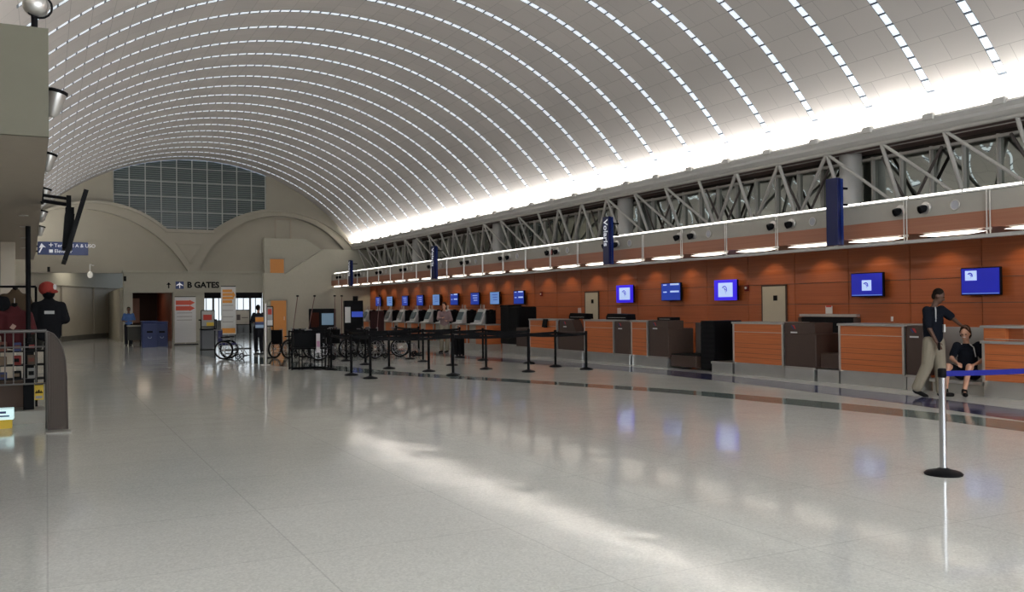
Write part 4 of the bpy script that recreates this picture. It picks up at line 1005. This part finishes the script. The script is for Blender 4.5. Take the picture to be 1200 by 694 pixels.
t = shirt_form('hanging_shirt', 'dark red hooded shirt with a small pale print hanging in the shop', 'shirt', (-.42, 15.3, 1.02), .1, MAROON, .44, .66); MB().obox((-.03, -.135, .36), (.06, .01, .07), Matrix.Rotation(.6, 3, 'Y')).build('print', mat('print_pink', (.4, .25, .2), .8), t)
MB().tube((0, 0, .7), (0, 0, .78), .006).build('hanger_hook', ALU, t)
for i, (x, y, z, c, lb) in enumerate(((-.75, 16.4, 1.25, 0, 'black jacket hanging highest at the left edge of the shop'), (-.45, 16.8, 1.3, 3, 'brown striped top hanging above the dark red hooded shirt'), (-1.0, 16.1, .95, 2, 'dark blue shirt hanging beside the dark red one'), (-.2, 17.0, .9, 4, 'dark grey shirt hanging behind the black post'))):
    t = shirt_form('hanging_shirt', lb, 'shirt', (x, y, z), .2*i, CLOTH[c], .42, .66)
t = thing('clothes_rack', 'black clothes rack holding the hanging shirts in the shop', 'rack', (-.6, 16.5, 0)); MB().path([(-.7, 0, 0), (-.7, 0, 2.0), (.45, 0, 2.0), (.45, 0, 0)], .018).build('frame', BLACKM, t); MB().box(-.75, -.65, -.25, .25, 0, .03).build('foot', BLACKM, t); MB().box(.4, .5, -.25, .25, 0, .03).build('foot', BLACKM, t)
t = thing('display_shelf', 'wire display shelf of small goods behind the fence', 'shelf', (-.6, 15.0, 0))
for z in (.62, .82, 1.02): MB().box(-.6, .58, -.15, .2, z, z+.015).build('shelf_board', BLACKM, t)
for x in (-.6, .56): MB().box(x, x+.02, -.15, .2, .55, 1.15).build('upright', BLACKM, t)
random.seed(3); goods = [mat('goods_red', (.2, .02, .015), .7), mat('goods_pale', (.25, .24, .22), .7), mat('goods_blue', (.03, .04, .12), .7), mat('goods_brown', (.08, .05, .03), .7), mat('goods_tan', (.15, .1, .06), .7), mat('goods_black', (.012, .012, .012), .7), mat('goods_rust', (.13, .035, .02), .7)]
gl = {0: 'lowest', 1: 'middle', 2: 'top'}
for r, z in enumerate((.635, .835, 1.035)):
    for i in range(6):
        x = -1.12+.18*i; mt = goods[(i*3+r*2) % 7]; hh = .1+.05*random.random()
        g = thing('gift_box', 'small %s packet on the %s shelf behind the fence, %s from the left' % (mt.name.split('_')[-1], gl[r], ['first', 'second', 'third', 'fourth', 'fifth', 'last'][i]), 'packet', (x+.02, 14.95, z+.0), random.uniform(-.2, .2), 'packets on the wire shelf')
        MB().cbox(-.05, .05, -.04, .04, 0, hh, .008).build('box', mt, g); MB().box(-.035, .035, -.043, -.04, hh*.3, hh*.7).build('tag', goods[(i+r) % 7], g)

# ------------------------------------------------------------------ end wall graphics and small things
g = thing('gate_sign', 'dark lettering reading B GATES with arrow and aeroplane above the passage', 'sign', (5.44, PY-.06, 2.88))
text('B GATES', 'lettering', BLACK, g, .42, face_negy((1.02, -.002, .0)), bold=.016)
m = MB(); m.prism([(.10, -.16), (.16, -.16), (.16, .02), (.24, .02), (.13, .15), (.02, .02), (.10, .02)], 'y', -.008, 0); m.build('arrow', BLACK, g)
MB().box(.46, .86, -.008, 0, -.19, .19).build('pictogram_panel', SIGNBLUE, g)
m = MB(); m.prism([(.64, -.15), (.68, -.15), (.68, .02), (.82, -.04), (.82, .0), (.68, .10), (.66, .17), (.64, .10), (.50, .0), (.50, -.04), (.64, .02)], 'y', -.012, -.008); m.build('aeroplane', WHITET, g)
for x, y, z, lb in ((1.9, 49.8, 3.62, 'white pear-shaped lamp hanging on the curved far left wall'),):
    t = thing('wall_lamp', lb, 'lamp', (x, 48.9, z)); MB().ell((0, 0, -.25), (.13, .13, .17), 12, 8).build('lamp_shade', mat('lamp_white', (.75, .73, .68), .5, emit=(.8, .76, .66), es=.25), t, True); MB().tube((0, 0, -.12), (0, 0, .25), .03).build('stem', WHITE, t); MB().tube((0, 0, .25), (.2, 1.1, .25), .03).build('arm', WHITE, t)
for x, y, z, lb in ((.1, 48.9, 3.62, 'dark wall spotlight at the far left beside the curved wall'), (3.5, 49.3, 3.2, 'small dark wall box on the cream fascia left of the gate sign')):
    t = thing('wall_fitting', lb, 'fitting', (x, y, z)); MB().cbox(-.06, .06, 0, .12, -.12, .12, .01).build('housing', BLACKM, t); MB().tube((0, .1, 0), (0, .6, 0), .02).build('arm', BLACKM, t)
def rollup(lab, x, y, w, z0, z1, rz, colr, lines, arrow2=False, back=WHITE):
    t = thing('banner_stand', lab, 'banner', (x, y, 0), rz)
    MB().box(-w/2, w/2, 0, .02, z0, z1).build('panel', back, t); m = MB(); m.box(-w/2-.03, w/2+.1, -.12, .14, 0, .035); m.build('foot', BLACKM, t)
    MB().box(-w/2, w/2, -.005, .025, z1, z1+.03).build('top_bar', BLACKM, t); MB().tube((0, .03, .03), (0, .03, z1), .01).build('rear_pole', ALU, t)
    m = MB()
    if arrow2:
        for z in (z1-.36, z1-.62): q = MB(); q.prism([(-w*.45, z), (w*.2, z), (w*.2, z-.03), (w*.46, z+.1), (w*.2, z+.23), (w*.2, z+.2), (-w*.45, z+.2)], 'y', -.004, 0); q.build('arrow', colr, t)
    else:
        for i in range(4): z = z1-.22-.14*i; m.box(-w*.4, w*(.25+.1*(i in (1, 2))), -.004, 0, z, z+.11)
        m.prism([(w*.28, z1-.5), (w*.47, z1-.33), (w*.28, z1-.16)], 'y', -.004, 0)
        MB().box(-w*.45, w*.45, -.004, 0, z0+.05, z0+.25).build('lower_band', colr, t)
    if m.v: m.build('arrow', colr, t)
    m = MB()
    for z in lines: m.box(-w*.4, w*.32, -.004, 0, z, z+.035)
    m.build('text_lines', GREYC, t)
rollup('white banner stand with two red arrows in front of the cream pillar', 5.72, 44.4, .92, .1, 2.2, -.1, mat('arrow_red', (.62, .09, .05), .6), (1.45, 1.28, 1.12), True, mat('banner_grey', (.62, .62, .62), .6))
rollup('tall white banner with orange arrow behind the blue wheelchair', 6.38, 37.0, .56, .62, 2.5, -.1, ORNG, (1.75, 1.55, 1.3, 1.1), False, mat('banner_grey2', (.58, .58, .56), .6))
def easel(lab, x, y, w, h, z1, bg, parts, frame=BLACKM, legs=True, thick=.03):
    t = thing('sign_stand', lab, 'sign', (x, y, 0), -.15)
    MB().box(-w/2, w/2, 0, .02, z1-h, z1).build('panel', bg, t)
    m = MB()
    for a in (-w/2, w/2): m.box(a-thick/2, a+thick/2, -.01, .03, 0 if legs else z1-h, z1+thick/2)
    m.box(-w/2, w/2, -.01, .03, z1, z1+thick); m.box(-w/2, w/2, -.01, .03, z1-h-thick, z1-h); m.build('frame', frame, t)
    for (a0, a1, b0, b1, mt) in parts: MB().box(a0*w, a1*w, -.004, 0, z1-h+b0*h, z1-h+b1*h).build('print', mt, t)
    MB().box(-w/2-.05, w/2+.05, -.12, .14, 0, .03).build('foot', BLACKM, t)
easel('black framed sign with red and yellow print left of the orange banner', 5.75, 38.0, .5, .62, 1.56, GREYC, ((-.35, .3, .4, .75, RED), (-.1, .45, .02, .25, YELL)))
easel('pale poster on a black stand right of the orange banner', 7.1, 38.0, .56, .56, 1.56, mat('poster_beige', (.42, .38, .32), .6), ((-.4, -.15, .3, .7, DARKC), (-.05, .4, .45, .5, DARKC)))
easel('small orange and blue sign board in front of the dark-clothed person', 6.78, 33.0, .36, .42, 1.34, SIGNBLUE, ((-.5, .5, .55, .95, ORNG), (-.5, .5, .05, .3, mat('pale_blue', (.35, .5, .7), .5))), legs=True)
easel('narrow white and red sign on a tall thin black frame near the amber door', 6.52, 30.2, .2, .62, 1.67, GREYC, ((-.3, .3, .6, .9, RED), (-.4, .4, .05, .3, WHITE)))
t = thing('sign_pole', 'slim silver pole standing in front of the far signs', 'pole', (5.57, 26.4, 0)); MB().tube((0, 0, 0), (0, 0, 1.76), .045, 14).build('pole', ALU, t, 'auto'); MB().lathe([(.14, 0), (.13, .02)], (0, 0, 0), 16).build('base', ALU, t)
# bins, cart
def bin_(x, y, lab, w=.5, h=1.1):
    t = thing('recycling_bin', lab, 'bin', (x, y, 0)); MB().cbox(-w/2, w/2, -.3, .3, .0, h-.06, .03).build('body', BINB, t); MB().cbox(-w/2-.02, w/2+.02, -.32, .32, h-.06, h, .02).build('lid', BINB, t)
    MB().box(-.12, .12, -.305, -.3, h*.55, h*.62).build('slot', BLACK, t); MB().torus((0, -.3, h*.4), .07, .012, 'y', 12, 4, math.pi, 2*math.pi).build('label', mat('bin_label', (.2, .25, .4), .6), t)
bin_(3.98, 42.6, 'taller dark blue bin at the front of the pair by the gate passage', .62, 1.14); bin_(4.55, 43.3, 'dark blue bin standing behind and right of the taller one', .5, 1.1)
t = thing('cart', 'small dark service cart with beige top between the blue-shirted man and bins', 'cart', (3.45, 43.3, 0)); MB().cbox(-.3, .3, -.25, .25, .9, .95, .01).build('top', BEIGE, t); MB().box(-.27, .27, -.22, .22, .3, .88).build('body', mat('cart_dark', (.05, .05, .045), .6), t)
for s in (-.22, .22): MB().box(s-.03, s+.03, -.2, -.14, .06, .3).build('leg', BLACKM, t); MB().lathe([(.05, -.02), (.05, .02)], (s, -.17, .05), 12, 'x').build('wheel', RUBBER, t)
# grey bin and side table behind the wheelchair
t = thing('waste_bin', 'grey rectangular waste bin right of the red arrow banner', 'bin', (6.05, 40.0, 0)); MB().cbox(-.3, .3, -.2, .2, 0, .75, .02).build('body', mat('bin_grey', (.16, .17, .19), .5), t); MB().box(-.31, .31, -.21, .21, .75, .8).build('rim', BLACKM, t)
m = MB(); m.box(-.32, -.28, -.2, -.16, .8, 1.15); m.box(.28, .32, -.2, -.16, .8, 1.15); m.box(-.4, .34, -.2, -.16, 1.15, 1.2); m.build('frame', BLACKM, t)
# wheelchairs
def wheelchair(lab, x, y, rz, seat=BLACK):
    t = thing('wheelchair', lab, 'wheelchair', (x, y, 0), rz)
    for s in (-.28, .28):
        m = MB(); m.torus((0, s, .31), .28, .030, 'y', 28, 8); wh = m.build('wheel', RUBBER, t, True)
        MB().torus((0, s*1.12, .31), .25, .009, 'y', 24, 5).build('hand_rim', CHROME, wh, True)
        m = MB(); m.lathe([(.03, -.03), (.03, .03)], (0, s, .31), 10, 'y')
        for k in range(10): a = k*math.pi/5; m.tube((0, s, .31), (.27*math.cos(a), s, .31+.27*math.sin(a)), .004, 4)
        m.build('spokes', STEEL, wh)
        m = MB(); m.torus((.43, s*.8, .09), .07, .02, 'y', 16, 6); m.lathe([(.03, -.015), (.03, .015)], (.43, s*.8, .09), 8, 'y'); m.build('caster', RUBBER, t, True)
        m = MB(); m.path([(-.2, s*.85, .95), (-.2, s*.85, .45), (.25, s*.85, .47), (.43, s*.85, .42), (.45, s*.82, .16)], .013, 6); m.path([(-.2, s*.85, .70), (.22, s*.85, .70), (.22, s*.85, .47)], .012, 6); m.path([(-.2, s*.85, .45), (-.1, s*.85, .18), (.4, s*.85, .18)], .012, 6); m.path([(-.2, s*.85, .95), (-.33, s*.85, .95)], .015, 6)
        m.path([(.43, s*.7, .42), (.62, s*.6, .14)], .012, 6); m.build('side_frame', mat('chair_steel', (.25, .25, .26), .3, .9) if 'chair_steel' not in bpy.data.materials else bpy.data.materials['chair_steel'], t)
        MB().box(.54, .70, s*.75-.07, s*.75+.07, .10, .125).build('footrest', BLACK, t)
        MB().box(-.1, .18, s*.92-.03, s*.92+.03, .70, .735).build('armrest', BLACK, t)
    MB().cbox(-.2, .26, -.23, .23, .47, .52, .015).build('seat', seat, t); MB().cbox(-.225, -.19, -.23, .23, .52, .93, .01).build('backrest', seat, t)
    return t
wheelchair('blue-seated wheelchair standing by itself at the left of the queue, side on', 5.15, 30.3, -.45, BLUES)
w0 = wheelchair('black wheelchair leftmost in the parked cluster beyond the silver pole', 6.75, 29.6, .6, BLACK)
wl = [(7.5, 29.2, .2, 'wheelchair second from left in the cluster, behind the black frame rack'), (7.7, 31.0, 1.2, 'wheelchair parked at the back of the cluster behind the rack'), (8.5, 28.9, .4, 'wheelchair in the middle of the cluster facing the queue'), (9.0, 30.6, -.6, 'wheelchair right of the middle of the parked cluster'), (9.6, 28.9, .9, 'wheelchair right of the black screen booth in the cluster'), (10.05, 30.2, .0, 'wheelchair near the first kiosks, angled away'), (10.35, 28.3, -.45, 'rightmost wheelchair of the cluster with its big wheel side on'), (7.5, 27.9, -.2, 'wheelchair nearest the camera in the parked cluster'), (9.1, 27.7, .3, 'wheelchair parked just behind the fifth queue row')]
for x, y, rz, lb in wl: dup(w0, (x, y, 0), rz, lb)
for x, y, tilt, lb in ((7.0, 29.6, .18, 'thin red-topped mast leaning over the wheelchairs at left'), (7.45, 29.6, .25, 'longer leaning mast with dark tip over the wheelchairs'), (8.55, 29.7, .0, 'upright thin mast behind the black screen booth'), (8.85, 29.9, .0, 'second upright thin mast beside the black screen booth'), (10.0, 29.9, .12, 'thin mast leaning in front of the white poster booth')):
    t = thing('wheelchair_mast', lb, 'mast', (x, y, 0)); MB().tube((0, 0, .0), (tilt*1.6, 0, 2.0), .012, 6).build('pole', mat('mast_brown', (.14, .06, .05), .5), t); MB().ell((tilt*1.6, 0, 2.02), (.05, .03, .03), 8, 6).build('tip', BLACK, t, True)
# black frame rack
t = thing('frame_rack', 'black tubular frame rack with low base at the front left of the queue', 'rack', (6.2, 24.0, 0), -.05)
m = MB()
for x in (-.48, .48):
    for y in (-.2, .2): m.tube((x, y, 0), (x, y, 1.03), .02, 6)
for y in (-.2, .2):
    for z in (.03, .55, 1.0): m.tube((-.48, y, z), (.48, y, z), .02, 6)
m.build('frame', BLACKM, t)
for x in (-.3, -.22, .0, .1, .3): MB().tube((x, -.2, 0), (x, -.2, .55), .015, 6).build('bar', BLACKM, t)
MB().box(-.45, .45, -.19, .19, .55, .57).build('shelf', BLACKM, t); MB().box(-.4, .35, -.1, .1, .58, .98).build('panel', BLACK, t)
t = thing('sign_stand', 'white and pink narrow card stand at the front corner of the frame rack', 'sign', (6.33, 23.55, 0)); MB().box(-.05, .05, 0, .015, .45, .95).build('card', mat('card_white', (.5, .46, .48), .6), t); MB().tube((0, .02, 0), (0, .02, 1.15), .012).build('pole', BLACKM, t); MB().lathe([(.12, 0), (.11, .02)], (0, 0.02, 0), 14).build('base', BLACKM, t)
MB().box(-.04, .04, -.003, 0, .6, .75).build('print', mat('card_mauve', (.4, .2, .3), .6), t)
# black booth with screen
t = thing('screen_booth', 'black booth with a grey-blue screen behind the wheelchairs', 'booth', (9.3, 34.0, 0), -.3); MB().cbox(-.5, .5, 0, .5, 0, 1.6, .02).build('body', BLACK, t); MB().box(-.02, .42, -.01, 0, .98, 1.42).build('screen', mat('booth_screen', (.06, .09, .12), .2, emit=(.12, .2, .28), es=.5), t)
MB().box(-.42, -.12, -.008, 0, .9, 1.45).build('poster', CLOTH[1], t)
t = thing('poster_booth', 'tall black booth with white poster at the far end of the kiosks', 'booth', (12.4, 40.0, 0), -.2); MB().cbox(-.42, .42, 0, .5, 0, 1.95, .02).build('body', BLACK, t); MB().box(-.4, -.15, -.01, 0, .95, 1.66).build('poster', WHITE, t); MB().box(-.1, .4, -.01, 0, 1.2, 1.45).build('screen', SCR_R, t)
MB().tube((.1, .25, 1.95), (.1, .25, 2.15), .12, 10).build('top_unit', BLACKM, t)
# luggage by the kiosks
t = thing('suitcase', 'black suitcase standing beside the woman at the kiosk', 'suitcase', (12.0, 27.4, 0), .4); MB().cbox(-.2, .2, -.13, .13, .05, .68, .03).build('body', BLACK, t)
m = MB(); m.path([(-.08, 0, .68), (-.08, 0, 1.0), (.08, 0, 1.0), (.08, 0, .68)], .01, 6); m.build('handle', ALU, t)
for s in (-.15, .15): MB().lathe([(.035, -.015), (.035, .015)], (s, -.1, .035), 10, 'x').build('wheel', RUBBER, t)
t = thing('office_chair', 'dark round-backed chair behind the far kiosk counters', 'chair', (11.2, 33.2, 0)); MB().cbox(-.28, .28, -.05, .05, .6, 1.5, .05).build('backrest', mat('maroon_dark', (.03, .012, .012), .6), t); MB().cbox(-.26, .26, -.5, 0, .45, .55, .03).build('seat', BLACK, t); MB().tube((0, -.25, 0), (0, -.25, .45), .04).build('leg', BLACKM, t); MB().lathe([(.25, 0), (.2, .05)], (0, -.25, 0), 10).build('base', BLACKM, t)
